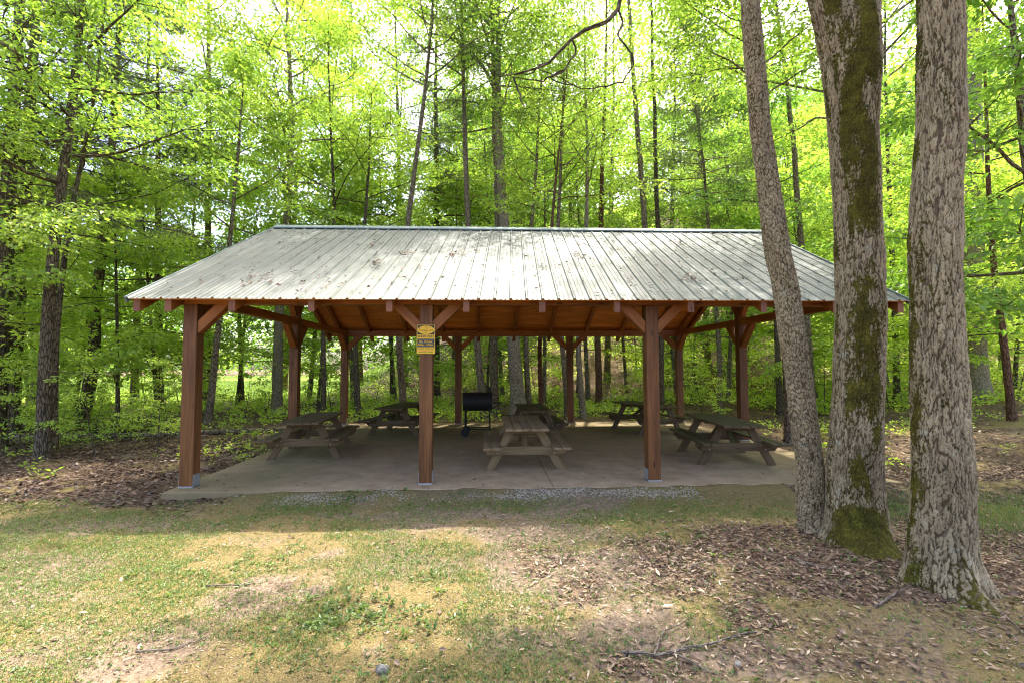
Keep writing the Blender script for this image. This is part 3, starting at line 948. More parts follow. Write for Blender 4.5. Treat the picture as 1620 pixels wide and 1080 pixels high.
# (u, v, turn, wood, label): turn is the heading of the table's length against the depth of the shelter
spots = [(-0.157, 1.53, 0.00, 2, 'brown picnic table nearest the front, between the two middle front posts'),
         (0.28, 4.70, 0.02, 1, 'mossy picnic table behind the middle table, beside the barrel grill'),
         (-4.24, 2.66, 0.09, 0, 'weathered picnic table at the left end of the slab beside the middle gable post'),
         (-3.02, 5.62, -0.16, 1, 'dark picnic table at the back of the left bay, partly behind the sign post'),
         (3.56, 1.66, -0.10, 1, 'green stained picnic table at the right end of the slab near the front'),
         (3.36, 5.55, 0.30, 1, 'mossy picnic table at the back right, partly hidden by the third front post')]
for (u, v, turn, k, lab) in spots:
    if not used[k]: o = protos[k]; used[k] = True
    else: o = copy_tree(protos[k])
    o.location = tuple(pav(u, v, 0.0)); o.rotation_euler = (0, 0, TH + math.pi / 2 + turn)
    tag(o, lab, 'picnic table', 'picnic tables under the shelter roof')

# ------------------------------------------------------------------ barrel grill
gr = empty('barrel_grill', tuple(pav(-1.05, 5.05, 0)), TH - 0.02)
tag(gr, 'black barrel charcoal grill on legs with wheels and a chimney', 'grill')


def lathe_x(buf, prof, k=28, half=None):
    """profile of (x, r) turned about the x axis"""
    P = np.array(prof, float); a0, a1 = (0, 2 * np.pi) if half is None else half
    aa = np.linspace(a0, a1, k, endpoint=half is not None)
    V = np.stack([np.repeat(P[:, 0], len(aa)), np.outer(P[:, 1], np.cos(aa)).ravel(), np.outer(P[:, 1], np.sin(aa)).ravel()], 1)
    n = len(aa); i = np.arange(len(P) - 1)[:, None] * n; j = np.arange(n if half is None else n - 1)[None, :]
    q = np.stack([i + j, i + n + j, i + n + (j + 1) % n, i + (j + 1) % n], -1).reshape(-1, 4)
    buf.add(V, quads=q)


b = Buf(); lathe_x(b, [(-.36, 0), (-.36, .225), (.36, .225), (.36, 0)], 25, (np.pi, 2 * np.pi)); o = b.build('body', BLACK, gr); o.location = (0, 0, 0.83)
b = Buf(); lathe_x(b, [(-.368, 0), (-.368, .230), (.368, .230), (.368, 0)], 25, (0, np.pi)); lid = b.build('lid', BLACK, gr); lid.location = (0, 0, 0.834)
b = Buf(); tube(b, [(-.12, -.215, .05), (-.12, -.27, .06), (.12, -.27, .06), (.12, -.215, .05)], 0.010, 8); b.build('handle', BLACK, lid)
b = Buf(); tube(b, [(.30, .05, .12), (.30, .05, .36)], 0.035, 14, True); b.build('chimney', BLACK, lid)
b = Buf()
for x in (-.30, .30):
    for y in (-.17, .17):
        tube(b, [(x, y, .68), (x, y * 1.25, 0.10 if x < 0 else 0.0)], 0.016, 8, True)
for y in (-.20, .20): tube(b, [(-.30, y, .17), (.30, y, .17)], 0.012, 8, True)
tube(b, [(-.30, -.20, .17), (-.30, .20, .17)], 0.012, 8, True); tube(b, [(.30, -.20, .17), (.30, .20, .17)], 0.012, 8, True)
b.build('stand', BLACK, gr)
for y in (-.245, .245):
    b = Buf(); P = []
    V = []
    aa = np.linspace(0, 2 * np.pi, 24, endpoint=False)
    for (yy, r) in ((-.022, .0), (-.022, .085), (-.012, .10), (.012, .10), (.022, .085), (.022, .0)):
        for a_ in aa: V.append((r * math.cos(a_), yy, r * math.sin(a_)))
    n = 24; i = np.arange(5)[:, None] * n; j = np.arange(n)[None, :]
    b.add(V, quads=np.stack([i + j, i + (j + 1) % n, i + n + (j + 1) % n, i + n + j], -1).reshape(-1, 4))
    o = b.build('wheel', RUBBER, gr, False); o.location = (-.30, y, .10)
b = Buf(); box(b, (.50, 0, .80), (1, 0, 0), (0, 1, 0), (0, 0, 1), (.24, .34, .02)); tube(b, [(.37, 0, .66), (.58, 0, .79)], .010, 6); b.A.pop('grain', None); b.A.pop('bark', None)
b.build('side_shelf', BLACK, gr)


# ------------------------------------------------------------------ near trunks with furrowed bark
def worley_edge(x, y, nx_, seed):
    """F2-F1 on a jittered grid, periodic in x with nx_ cells"""
    ix, iy = np.floor(x), np.floor(y)
    f1 = np.full(x.shape, 9.0); f2 = np.full(x.shape, 9.0); pid = np.zeros(x.shape)
    for dx in (-1, 0, 1):
        for dy in (-1, 0, 1):
            cx, cy_ = ix + dx, iy + dy
            hx = _h(np.mod(cx, nx_), cy_, seed); hy = _h(np.mod(cx, nx_), cy_, seed + 5)
            d_ = np.hypot(cx + hx - x, cy_ + hy - y)
            pid = np.where(d_ < f1, _h(np.mod(cx, nx_), cy_, seed + 9), pid); n1_ = np.minimum(f1, d_); f2 = np.minimum(f2, np.maximum(f1, d_)); f1 = n1_
    return f2 - f1, pid


def near_trunk(name, ctr, rad, zs, parent, seed, moss_fn, lobes, plate=(0.045, 0.15), depth=0.014, stretch=None, kseg=170, dz=0.011):
    zz = np.arange(zs[0], zs[-1], dz)
    cx = np.interp(zz, zs, [c[0] for c in ctr]); cy_ = np.interp(zz, zs, [c[1] for c in ctr])
    # smooth the interpolated centre line and radius
    ker = np.hanning(41); ker /= ker.sum()
    def smo(a_): return np.convolve(np.pad(a_, 20, mode='edge'), ker, 'valid')
    cx, cy_ = smo(cx), smo(cy_)
    rr = smo(np.interp(zz, zs, rad))
    a_ = np.linspace(0, 2 * np.pi, kseg, endpoint=False)
    A, Z = np.meshgrid(a_, zz)
    RR = np.repeat(rr[:, None], kseg, 1)
    RR = RR * (1 + 0.06 * (vnoise(A / (2 * np.pi) * 5, Z * 1.3, seed, 5) - 0.5) * 2 + 0.035 * (vnoise(A / (2 * np.pi) * 9, Z * 4, seed + 1, 9) - 0.5) * 2)
    z0 = (gh1(ctr[0][0], ctr[0][1]) if lobes else 0) - 0.03
    for (ang, wd, amp, hgt) in lobes:
        da = (A - ang + np.pi) % (2 * np.pi) - np.pi
        RR = RR + amp * np.exp(-(da / wd) ** 2) * np.exp(-np.maximum(Z - z0, 0) / hgt)
    R0 = float(np.median(rr)); nc = max(8, int(round(2 * np.pi * R0 / plate[0])))
    U_ = A / (2 * np.pi)
    wz = 1.1 * (vnoise(U_ * (nc // 2), Z / plate[1] * 0.7, seed + 3, nc // 2) - 0.5)
    gxx = U_ * nc + 1.8 * (vnoise(U_ * (nc // 3), Z / plate[1] * 0.5, seed + 7, nc // 3) - 0.5) + 0.5 * (vnoise(U_ * nc * 2, Z / plate[1] * 3.0, seed + 8, nc * 2) - 0.5)
    gxx = gxx + 0.55 * (vnoise(U_ * nc * 2, Z / 0.022, seed + 13, nc * 2) - 0.5) + 0.3 * (vnoise(U_ * nc * 4, Z / 0.011, seed + 14, nc * 4) - 0.5)
    e, pid = worley_edge(gxx, Z / plate[1] + wz, nc, seed + 11)
    n2_ = nc * 2
    e2, pid2 = worley_edge(gxx * 2 + .37, Z / plate[1] * 2.3 + wz, n2_, seed + 23)
    rn = vnoise(gxx, Z / (plate[1] * 1.5) + 3, seed + 9, nc)
    ridge = np.clip(np.abs(2 * rn - 1) * 5.0, 0, 1)
    dk = vnoise(U_ * 10, Z * 4, seed + 41, 10)
    fur = np.clip(e * (3.0 + 3.0 * dk), 0, 1) * (0.60 + 0.40 * ridge) * (0.66 + 0.34 * np.clip(e2 * 3.2, 0, 1))
    rope = vnoise(U_ * (nc // 2), Z / plate[1] * 0.30, seed + 31, nc // 2)
    pid = 0.65 * pid + 0.35 * pid2
    mo = moss_fn(A, Z, seed)
    RR2 = RR + depth * (fur * (0.75 + 0.5 * pid) - 0.6) + depth * 1.2 * (rope - 0.5) + 0.010 * np.clip(mo - 0.35, 0, 1)
    sx = 1.0 if stretch is None else np.interp(Z, stretch[0], stretch[1])
    X = cx[:, None] + RR2 * np.cos(A) * sx; Y = cy_[:, None] + RR2 * np.sin(A)
    V = np.stack([X, Y, Z], -1).reshape(-1, 3)
    bk = np.stack([RR * np.cos(A), RR * np.sin(A), Z], -1).reshape(-1, 3)
    n = len(zz); i = np.arange(n - 1)[:, None] * kseg; j = np.arange(kseg)[None, :]; j2 = (j + 1) % kseg
    q = np.stack([i + j, i + j2, i + kseg + j2, i + kseg + j], -1).reshape(-1, 4)
    b = Buf(); b.add(V, quads=q, bark=bk, furrow=fur.ravel(), plate=pid.ravel(), moss=np.clip(mo, 0, 1).ravel())
    return b.build('trunk', BARK_NEAR, parent, True), (cx, cy_, rr, zz)


def wtrunk(rows, y):
    """rows of (py, px_left, px_right) -> centres, radii, heights at distance y"""
    c, r, z = [], [], []
    for (py, a_, b_) in sorted(rows, key=lambda t: -t[0]):
        p, q = at(a_, py, y), at(b_, py, y)
        c.append(((p[0] + q[0]) / 2, y)); r.append((q[0] - p[0]) / 2 * math.cos(math.atan2(abs(p[0] + q[0]) / 2, y))); z.append(float(p[2]))
    return c, r, z


NEAR = []
# slender leaning trunk
y1 = 5.12
c, r, z = wtrunk([(850, 1263, 1308), (800, 1259, 1306), (740, 1260, 1306), (600, 1242, 1285), (440, 1219, 1261), (400, 1210, 1251), (200, 1185.5, 1219), (0, 1171, 1202)], y1)
c = [c[0]] + c + [(c[-1][0] - 0.07, y1)]; r = [r[0]] + r + [.085]; z = [-0.3] + z + [6.4]
t1 = empty('slender_tree', (c[0][0], y1, gh1(c[0][0], y1)))
tag(t1, 'slender leaning tree with scaly grey bark, leftmost of the three close trunks', 'tree', 'three close trunks at the right of the clearing')
NEAR.append((t1, c, r, z))


def moss1(A, Z, s):
    n = fbm(A / (2 * np.pi) * 7, Z * 3.2, s + 40, 3)
    return 0.95 * (n - 0.28) * (0.6 + 0.4 * np.cos(A - 4.2))


def adist(A, c):
    return (A - c + np.pi) % (2 * np.pi) - np.pi


def moss2(A, Z, s):
    n = fbm(A / (2 * np.pi) * 9, Z * 2.8, s + 40, 4)
    front = np.exp(-(adist(A, 4.40) / 0.85) ** 4)
    right = np.exp(-(adist(A, 5.1) / 0.4) ** 2) * 0.7
    left = np.exp(-(adist(A, 3.0) / 0.35) ** 2) * 0.6
    hz = 0.62 + 0.38 * sstep(0.9, 2.0, Z)
    base = np.exp(-(np.maximum(Z - 0.28, 0) / 0.14) ** 2) * np.exp(-(adist(A, 4.3) / 1.0) ** 2)
    return np.maximum(np.maximum(front, np.maximum(left, right)) * hz * (0.36 + 2.6 * (n - 0.33)), 1.3 * base)


def moss3(A, Z, s):
    n = fbm(A / (2 * np.pi) * 9, Z * 2.6, s + 40, 4)
    left = np.exp(-(adist(A, 2.95) / 0.55) ** 2)
    base = np.exp(-np.maximum(Z - 0.02, 0) / 0.14) * 0.7
    base = np.maximum(base, 0.95 * np.exp(-(adist(A, 4.6) / .45) ** 2) * np.exp(-(np.maximum(Z, 0) / .34) ** 2) * (0.35 + 1.3 * n))
    return np.maximum((0.36 + 0.85 * left) * 2.6 * (n - 0.36), base * (n + 0.1))


o, _ = near_trunk('trunk', c, r, z, t1, 101, moss1, [(4.0, 0.6, .03, .15), (5.6, 0.7, .03, .12)], plate=(0.026, 0.060), depth=0.008, kseg=170, dz=0.009)
# stout mossy forked trunk
y2 = 4.88
c2, r2, z2 = wtrunk([(885, 1298, 1410), (845, 1303, 1404), (800, 1306, 1400), (740, 1308, 1397), (600, 1318, 1398), (500, 1318, 1400), (400, 1317, 1398.5), (300, 1315, 1395), (200, 1310, 1389), (100, 1300, 1394)], y2)
zt = float(at(0, 0, y2)[2])
c2 = [c2[0]] + c2 + [(c2[-1][0] - 0.03, y2), (c2[-1][0] - .03, y2)]; r2 = [r2[0]] + r2 + [.275, .06]; z2 = [-0.3] + z2 + [zt - 0.22, zt + .22]
t2 = empty('mossy_tree', (c2[0][0], y2, gh1(c2[0][0], y2)))
tag(t2, 'stout forked tree with thick brown moss down its trunk and a mossy foot', 'tree', 'three close trunks at the right of the clearing')
near_trunk('trunk', c2, r2, z2, t2, 202, moss2, [(4.2, 0.8, .20, .17), (4.95, 0.5, .16, .12), (3.0, 0.5, .10, .10)], plate=(0.021, 0.17), depth=0.012,
           stretch=None, kseg=260)
# broad pale trunk with a root
y3 = 4.02
c3, r3, z3 = wtrunk([(965, 1422, 1550), (905, 1428, 1541), (867, 1432, 1538), (740, 1438, 1538), (600, 1440, 1534), (500, 1438, 1525), (400, 1434, 1522), (300, 1439, 1523), (200, 1445, 1530), (100, 1446, 1528), (0, 1447, 1526)], y3)
c3 = [c3[0]] + c3 + [(c3[-1][0] + 0.02, y3)]; r3 = [r3[0]] + r3 + [.155]; z3 = [-0.35] + z3 + [6.2]
t3 = empty('broad_tree', (c3[0][0], y3, gh1(c3[0][0], y3)))
tag(t3, 'broad pale grey tree with deep furrowed bark and a root spreading to its right', 'tree', 'three close trunks at the right of the clearing')
near_trunk('trunk', c3, r3, z3, t3, 303, moss3, [(4.72, 0.28, .30, .15), (4.25, 0.5, .06, .12), (2.9, .5, .08, .16), (0.8, .6, .15, .2), (5.9, .5, .15, .2)], plate=(0.022, 0.20), depth=0.013, kseg=260)


# ------------------------------------------------------------------ tree growth
def bez_dir(rng, az, el):
    return np.array((math.cos(az) * math.cos(el), math.sin(az) * math.cos(el), math.sin(el)))


def walk(rng, p, d, L, n, up, wob):
    pts = [np.array(p, float)]; d = np.array(d, float)
    for k in range(n):
        d = d + rng.normal(0, wob, 3) + np.array((0, 0, up))
        d /= np.linalg.norm(d)
        pts.append(pts[-1] + d * L / n)
    return np.array(pts)


class Wood:
    def __init__(self):
        self.b = Buf(); self.P = []; self.D = []


SPEC = dict(
    canopy=dict(t0=0.42, nl=20, L=4.2, el=(0.15, 0.9), up=0.05, wob=0.13, sub=6, spr=3, lv=27, sr=0.60, ll=0.105, lw=0.062, flat=0.35, mat='b', prof=0.75),
    spread=dict(t0=0.40, nl=22, L=5.2, el=(0.25, 1.0), up=0.0, wob=0.14, sub=7, spr=3, lv=29, sr=0.62, ll=0.105, lw=0.062, flat=0.30, mat='b', prof=0.6),
    under=dict(t0=0.18, nl=18, L=3.3, el=(0.0, 0.5), up=-0.01, wob=0.11, sub=6, spr=3, lv=33, sr=0.54, ll=0.105, lw=0.065, flat=0.20, mat='b', prof=0.7),
    pole=dict(t0=0.62, nl=14, L=3.2, el=(0.1, 0.9), up=0.04, wob=0.13, sub=5, spr=3, lv=27, sr=0.55, ll=0.10, lw=0.06, flat=0.35, mat='b', prof=0.8),
    hemlock=dict(t0=0.12, nl=46, L=3.4, el=(-0.15, 0.25), up=-0.035, wob=0.07, sub=7, spr=2, lv=62, sr=0.36, ll=0.085, lw=0.018, flat=0.35, mat='h', prof=0.4),
    sapling=dict(t0=0.15, nl=12, L=1.0, el=(0.0, 0.7), up=0.0, wob=0.12, sub=3, spr=2, lv=14, sr=0.22, ll=0.085, lw=0.052, flat=0.25, mat='b', prof=0.6),
)


def grow(seed, path, r0, kind, dens=1.0, dead=0, tint0=0.5, k_trunk=9, leafscale=1.0, flare=0.35, **over):
    """returns (wood buffer, leaf buffer) of a tree grown along the given trunk path"""
    S = dict(SPEC[kind]); S.update(over)
    rng = np.random.default_rng(seed)
    path = np.array(path, float)
    ln = np.concatenate([[0], np.cumsum(np.linalg.norm(np.diff(path, axis=0), axis=1))]); H = ln[-1]
    m = max(8, int(H / 0.7))
    tt = np.linspace(0, 1, m)
    P = np.stack([np.interp(tt * H, ln, path[:, k]) for k in range(3)], 1)
    P[1:-1] = (P[:-2] + 2 * P[1:-1] + P[2:]) / 4
    wv = np.cumsum(rng.normal(0, 0.012, (m, 2)), 0) * np.minimum(tt * 3, 1)[:, None]
    P[:, :2] += wv
    rad = r0 * (1 - 0.88 * tt ** 1.15)
    wood = Buf()
    z0 = tt * H
    rflare = rad * (1 + flare * np.exp(-z0 / 0.35))
    # extra rings at the foot for the flare
    P2 = np.vstack([P[0] + (0, 0, -0.3), P[0], P[0] + (P[1] - P[0]) * 0.25, P[0] + (P[1] - P[0]) * 0.6, P[1:]])
    r2_ = np.concatenate([[rflare[0] * 1.25, rflare[0], np.interp(.25 * z0[1], z0, rad) * (1 + flare * math.exp(-.25 * z0[1] / .35)), np.interp(.6 * z0[1], z0, rad) * (1 + flare * math.exp(-.6 * z0[1] / .35))], rflare[1:]])
    tube(wood, P2, r2_, k_trunk)
    cen, cdir = [], []
    az = rng.uniform(0, 6.28)
    for i in range(S['nl']):
        f = (i + rng.uniform(0, 1)) / S['nl']
        t = S['t0'] + (0.985 - S['t0']) * f
        az += 2.4 + rng.normal(0, 0.35)
        p = np.array([np.interp(t, tt, P[:, k]) for k in range(3)])
        if S['prof'] < 0.5:
            Lf = (1 - f) ** 0.75 * 0.92 + 0.10
        else:
            Lf = (1 - (2 * abs(f - 0.35)) ** 2 * 0.45) * (1 - 0.45 * f)
        L = S['L'] * Lf * rng.uniform(0.7, 1.15)
        el = S['el'][0] + (S['el'][1] - S['el'][0]) * (0.25 + 0.75 * f) * rng.uniform(0.6, 1.2)
        d = bez_dir(rng, az, el)
        lb = walk(rng, p, d, L, 6, S['up'], S['wob'])
        rl = min(0.45 * np.interp(t, tt, rad), 0.011 * L + 0.004)
        tube(wood, lb, np.linspace(max(rl, 0.008), 0.005, 7), 5)
        ns = max(2, int(S['sub'] * (0.5 + 0.6 * Lf)))
        for j in range(ns):
            s = 0.25 + 0.75 * (j + rng.uniform(0.2, 0.8)) / ns
            q = np.array([np.interp(s * 6, np.arange(7), lb[:, k]) for k in range(3)])
            dl = lb[min(6, int(s * 6) + 1)] - lb[int(min(5, s * 6))]; dl /= np.linalg.norm(dl)
            side = np.cross(dl, (0, 0, 1)); side /= np.linalg.norm(side) + 1e-6
            sd_ = 1 if (j % 2) else -1
            d2 = dl * 0.75 + side * sd_ * rng.uniform(0.4, 1.0) + np.array((0, 0, rng.normal(0.02, 0.18)))
            L2 = L * 0.42 * rng.uniform(0.5, 1.1) * (1.15 - 0.55 * s)
            sbp = walk(rng, q, d2 / np.linalg.norm(d2), L2, 3, S['up'] * 1.2, S['wob'])
            tube(wood, sbp, np.linspace(max(0.005, rl * 0.4), 0.003, 4), 3)
            for x in range(S['spr']):
                s3 = (x + rng.uniform(0.4, 1.0)) / S['spr']
                cc = np.array([np.interp(s3 * 3, np.arange(4), sbp[:, k]) for k in range(3)])
                cen.append(cc + rng.normal(0, 0.08, 3)); cdir.append(sbp[-1] - sbp[0])
        cen.append(lb[-1]); cdir.append(lb[-1] - lb[-2])
    # bare dead twigs on the lower trunk
    for i in range(dead):
        t = rng.uniform(0.08, 0.75)
        p = np.array([np.interp(t, tt, P[:, k]) for k in range(3)]); L = rng.uniform(0.6, 2.4)
        lb = walk(rng, p, bez_dir(rng, rng.uniform(0, 6.28), rng.uniform(-0.15, 0.5)), L, 5, -0.03, 0.12)
        tube(wood, lb, np.linspace(0.011, 0.004, 6), 4)
        for j in range(rng.integers(1, 5)):
            q = lb[rng.integers(2, 6)]
            sb_ = walk(rng, q, bez_dir(rng, rng.uniform(0, 6.28), rng.uniform(-0.3, 0.4)), L * 0.4, 3, -0.04, 0.15)
            tube(wood, sb_, np.linspace(0.005, 0.003, 4), 3)
    cen = np.array(cen); cdir = np.array(cdir)
    cdir[:, 2] *= 0.5; cdir /= np.linalg.norm(cdir, axis=1)[:, None] + 1e-6
    keep = rng.uniform(0, 1, len(cen)) < 0.97
    cen, cdir = cen[keep], cdir[keep]
    nS, M = len(cen), max(4, int(S['lv'] * dens))
    rr = S['sr'] * rng.uniform(0.55, 1.2, nS)
    a_ = rng.uniform(0, 6.28, (nS, M)); q_ = rng.uniform(0, 1, (nS, M)) ** .65
    ox = np.cos(a_) * q_ * rr[:, None]; oy = np.sin(a_) * q_ * rr[:, None]
    # flat sprays tilted a little with the branch
    tiltx = rng.normal(0, 0.22, nS)[:, None]; tilty = rng.normal(0, 0.22, nS)[:, None]
    oz = ox * tiltx + oy * tilty + rng.normal(0, S['flat'] * 0.35, (nS, M)) * rr[:, None] - 0.25 * q_ ** 2 * rr[:, None]
    pos = cen[:, None, :] + np.stack([ox, oy, oz], -1)
    out = np.stack([np.cos(a_) , np.sin(a_), np.zeros_like(a_)], -1) + 0.6 * cdir[:, None, :]
    dirs = out + rng.normal(0, 0.45, out.shape) + np.array((0, 0, -0.35))
    nrm = np.array((0, 0, 1.0)) + rng.normal(0, 0.33, out.shape) - np.stack([tiltx, tilty, 0 * tiltx], -1)
    N = nS * M
    tc = np.clip(tint0 + rng.normal(0, 0.13, nS)[:, None] + rng.normal(0, 0.12, (nS, M)), 0, 1)
    lb_ = Buf()
    sz = rng.uniform(0.7, 1.25, N) * leafscale
    leaves(lb_, pos.reshape(-1, 3), dirs.reshape(-1, 3), nrm.reshape(-1, 3), S['ll'] * sz, S['lw'] * sz, tc.ravel(), 0.10, 0.18)
    return wood, lb_


LEAF_YOUNG_LIT = mat_leaf('lit_young_leaf', [(0.0, (0.14, 0.225, 0.025)), (0.5, (0.25, 0.355, 0.040)), (1.0, (0.40, 0.47, 0.07))], 0.6, trans_gain=2.1)  # young leaves, colour raised to stand in for light under the trees
LM = {'y': LEAF_YOUNG_LIT, 'b': LEAF_BRIGHT, 'm': LEAF_MID, 'h': LEAF_HEM}


def make_tree(name, seed, path, r0, kind, bark, leaf='b', **kw):
    base = np.array(path[0], float)
    rel = [np.array(p, float) - base for p in path]
    wd, lf = grow(seed, rel, r0, kind, **kw)
    t = empty(name, tuple(base))
    wd.build('trunk', bark, t, True)
    lf.build('crown', LM[leaf], t)
    return t


def hero(name, seed, y, pts, dia, kind, bark, leaf='b', top=18.0, label='', cat='tree', group=None, **kw):
    """pts: photograph pixels (px, py) along the trunk from the foot up, at distance y; the foot is set on the terrain"""
    P = [at(px, py, y) for px, py in pts]
    P[0][2] = gh1(P[0][0], P[0][1])
    if P[1][2] <= P[0][2] + 0.3: P.pop(1)
    d = P[-1] - P[-2]; d = d / np.linalg.norm(d); d = d * 0.5 + np.array((0, 0, 0.6)); d /= np.linalg.norm(d)
    if P[-1][2] < top: P.append(P[-1] + d * (top - P[-1][2]) / max(d[2], .3))
    t = make_tree(name, seed, P, dia / 2 * math.cos(math.atan2(abs(P[0][0]), y)), kind, bark, leaf, **kw)
    tag(t, label, cat, group)
    return t


# crowns of the near trunks, above the frame
def near_crown(parent, seed, trunks, leaf, tint0, nl=13, L=3.6):
    wood, lf = Buf(), Buf()
    for path, r0 in trunks:
        wd, l2 = grow(seed, path, r0, 'spread', flare=0.0, t0=0.20, nl=nl, L=L, lv=40, tint0=tint0, leafscale=1.15)
        seed += 1
        for src, dst in ((wd, wood), (l2, lf)):
            off = dst.n
            dst.V += src.V; dst.n += src.n
            dst.T += [t_ + off for t_ in src.T]; dst.Q += [t_ + off for t_ in src.Q]
            for k, v_ in src.A.items(): dst.A.setdefault(k, []).extend(v_)
    bx, by, bz = parent.location
    for src in (wood, lf):
        src.V = [v_ - np.array((bx, by, bz), np.float32) for v_ in src.V]
    wood.build('limbs', BARK_GREY, parent, True)
    lf.build('crown', leaf, parent)


for o in (t1, t2, t3):
    for ch in o.children:
        ch.location = -Vector(o.location)


def P3(*a): return np.array(a, float)


near_crown(t1, 900, [([P3(c[-1][0], y1, 6.3), P3(c[-1][0] - .5, y1 + .1, 10.0), P3(c[-1][0] - .7, y1 + .5, 15.5)], .085)], LEAF_BRIGHT, .5, 16, 2.5)
xf, zf = c2[-2][0], zt
for sgn, w0, w1, x9, y9 in ((-1, .175, .175, -.95, .4), (1, .17, .165, .75, .3)):
    lo, _ = near_trunk('limb', [(xf + sgn * .02, y2), (xf + sgn * .08, y2), (xf + sgn * .19, y2), (xf + sgn * .34, y2 + .05), (xf + x9, y2 + y9)],
                       [.15, w0, w1, w1 * .97, .14], [zf - 1.3, zf - .6, zf, zf + .8, zf + 4], t2, 210 + sgn, moss2, [], plate=(0.021, 0.17), depth=0.012, kseg=180, dz=0.014)
    lo.location = -Vector(t2.location)
near_crown(t2, 910, [([P3(xf - .95, y2 + .4, zf + 3.8), P3(xf - 1.6, y2 + 2.4, 10.6), P3(xf - 1.5, y2 + 4.6, 13.5)], .15),
                     ([P3(xf + .75, y2 + .3, zf + 3.8), P3(xf + .9, y2 + 2.0, 11.0), P3(xf + .8, y2 + 4.0, 14.5)], .15)], LEAF_BRIGHT, .5, 17, 3.8)
near_crown(t3, 920, [([P3(c3[-1][0], y3, 6.1), P3(c3[-1][0] + .15, y3 + .2, 11), P3(c3[-1][0] + .4, y3 + .6, 17)], .155)], LEAF_BRIGHT, .5, 18, 3.4)
# low bare hanging limb of the slender tree, reaching left into view
b = Buf()
Lp = [(1179, -60), (1120, -75), (1040, -60), (985, -25), (978, 15), (960, 35), (925, 48), (905, 62), (868, 100), (850, 108), (815, 118), (795, 120)]
pl = np.array([at(px, py, 5.2 - 0.02 * k) for k, (px, py) in enumerate(Lp)]); tube(b, pl, np.linspace(.035, .006, len(pl)), 6)
for st, y_ in (([(978, 15), (985, 35), (978, 58), (1000, 85), (1003, 105), (985, 130), (945, 140), (915, 140), (880, 120), (850, 108)], 5.0),
               ([(905, 62), (912, 80), (895, 110), (882, 118), (870, 125), (905, 135)], 5.05), ([(868, 100), (850, 105), (845, 115), (820, 118)], 5.05),
               ([(890, 112), (858, 128), (812, 122)], 5.0), ([(812, 122), (822, 150), (830, 170)], 5.0)):
    q = np.array([at(px, py, y_) for px, py in st])
    t_ = np.linspace(0, len(q) - 1, len(q) * 3); q = np.stack([np.interp(t_, np.arange(len(q)), q[:, k]) for k in range(3)], 1)
    q[1:-1] += np.random.default_rng(5).normal(0, .006, (len(q) - 2, 3))
    tube(b, q, np.linspace(.012, .005, len(q)), 5)
for v_ in range(len(b.V)): b.V[v_] = b.V[v_] - np.array(t1.location, np.float32)
b.build('limb', BARK_DARK, t1, True)

# ------------------------------------------------------------------ individual trees of the wood
G_LEFT = 'trees at the left of the shelter'
G_BACK = 'trees standing close behind the shelter'
hero('dark_oak', 11, 9.9, [(68, 725), (70, 600), (78, 450), (86, 360), (102, 230), (122, 92), (130, 0)], .34, 'canopy', BARK_DARK, 'b', 15,
     'stout dark barked tree on leaf litter at the far left before the log', group=G_LEFT, dead=16, t0=.35, el=(.0, .6), lv=17)
hero('twin_stem_tree', 12, 10.5, [(85, 720), (84, 600), (92, 460), (112, 330), (138, 200), (160, 60)], .20, 'under', BARK_DARK, 'b', 11,
     'thinner dark stem growing just behind the stout dark tree at the far left', group=G_LEFT, t0=.4, dead=6)
hero('leaning_tree', 13, 15, [(128, 668), (142, 610), (150, 570), (148, 480), (160, 400), (170, 250), (185, 0)], .46, 'hemlock', BARK_DARK, 'h', 17,
     'gnarled leaning trunk with exposed roots behind the log at the left', group=G_LEFT, dead=30, t0=.45)
hero('forked_tree', 14, 14.2, [(326, 690), (336, 640), (340, 560), (350, 500), (362, 380), (372, 300)], .24, 'under', BARK_GREY, 'b', 11,
     'crooked pale stemmed tree seen just right of the left front corner post', group=G_LEFT, t0=.35, dead=6)
hero('spreading_tree', 15, 18.5, [(438, 650), (440, 560), (443, 470), (452, 380), (456, 320), (462, 200), (455, 60)], .42, 'spread', BARK_PALE, 'b', 19,
     'pale trunked spreading yellow green tree behind the left end of the roof', group=G_BACK, t0=.40, nl=36, dead=22, tint0=.8, leafscale=1.3, dens=1.2)
hero('thin_dark_tree', 16, 17.5, [(510, 655), (514, 600), (508, 540), (520, 440), (530, 330), (520, 150)], .20, 'canopy', BARK_DARK, 'b', 15,
     'thin crooked dark tree seen between the left middle post and the back left post', group=G_BACK, tint0=.6, dens=.65)
hero('paired_tree', 17, 18, [(566, 652), (564, 600), (562, 540), (575, 400), (590, 200)], .24, 'under', BARK_DARK, 'b', 12,
     'dark double trunk right beside the back left corner post', group=G_BACK, tint0=.7, t0=.45, L=4.0)
hero('thin_grey_tree', 181, 15.7, [(640, 655), (636, 600), (630, 540), (640, 400), (660, 250), (680, 100)], .24, 'canopy', BARK_GREY, 'b', 18,
     'thin grey trunk seen just left of the sign post above the dark back left table', group=G_BACK, t0=.60, nl=34, L=4.4, tint0=.65)
hero('leaning_maple', 18, 17, [(766, 655), (762, 620), (754, 540), (740, 400), (735, 300), (732, 170), (727, 0)], .27, 'pole', BARK_GREY, 'b', 20,
     'grey trunk leaning left behind the barrel grill', group=G_BACK, dead=14, nl=26, L=4.0, t0=.58, dens=.65)
hero('tall_hemlock', 19, 18, [(783, 640), (780, 540), (787, 360), (783, 200), (780, 0)], .32, 'hemlock', BARK_GREY, 'h', 21,
     'tall straight hemlock with dark needles above the middle of the roof', group=G_BACK, dead=40, t0=.50)
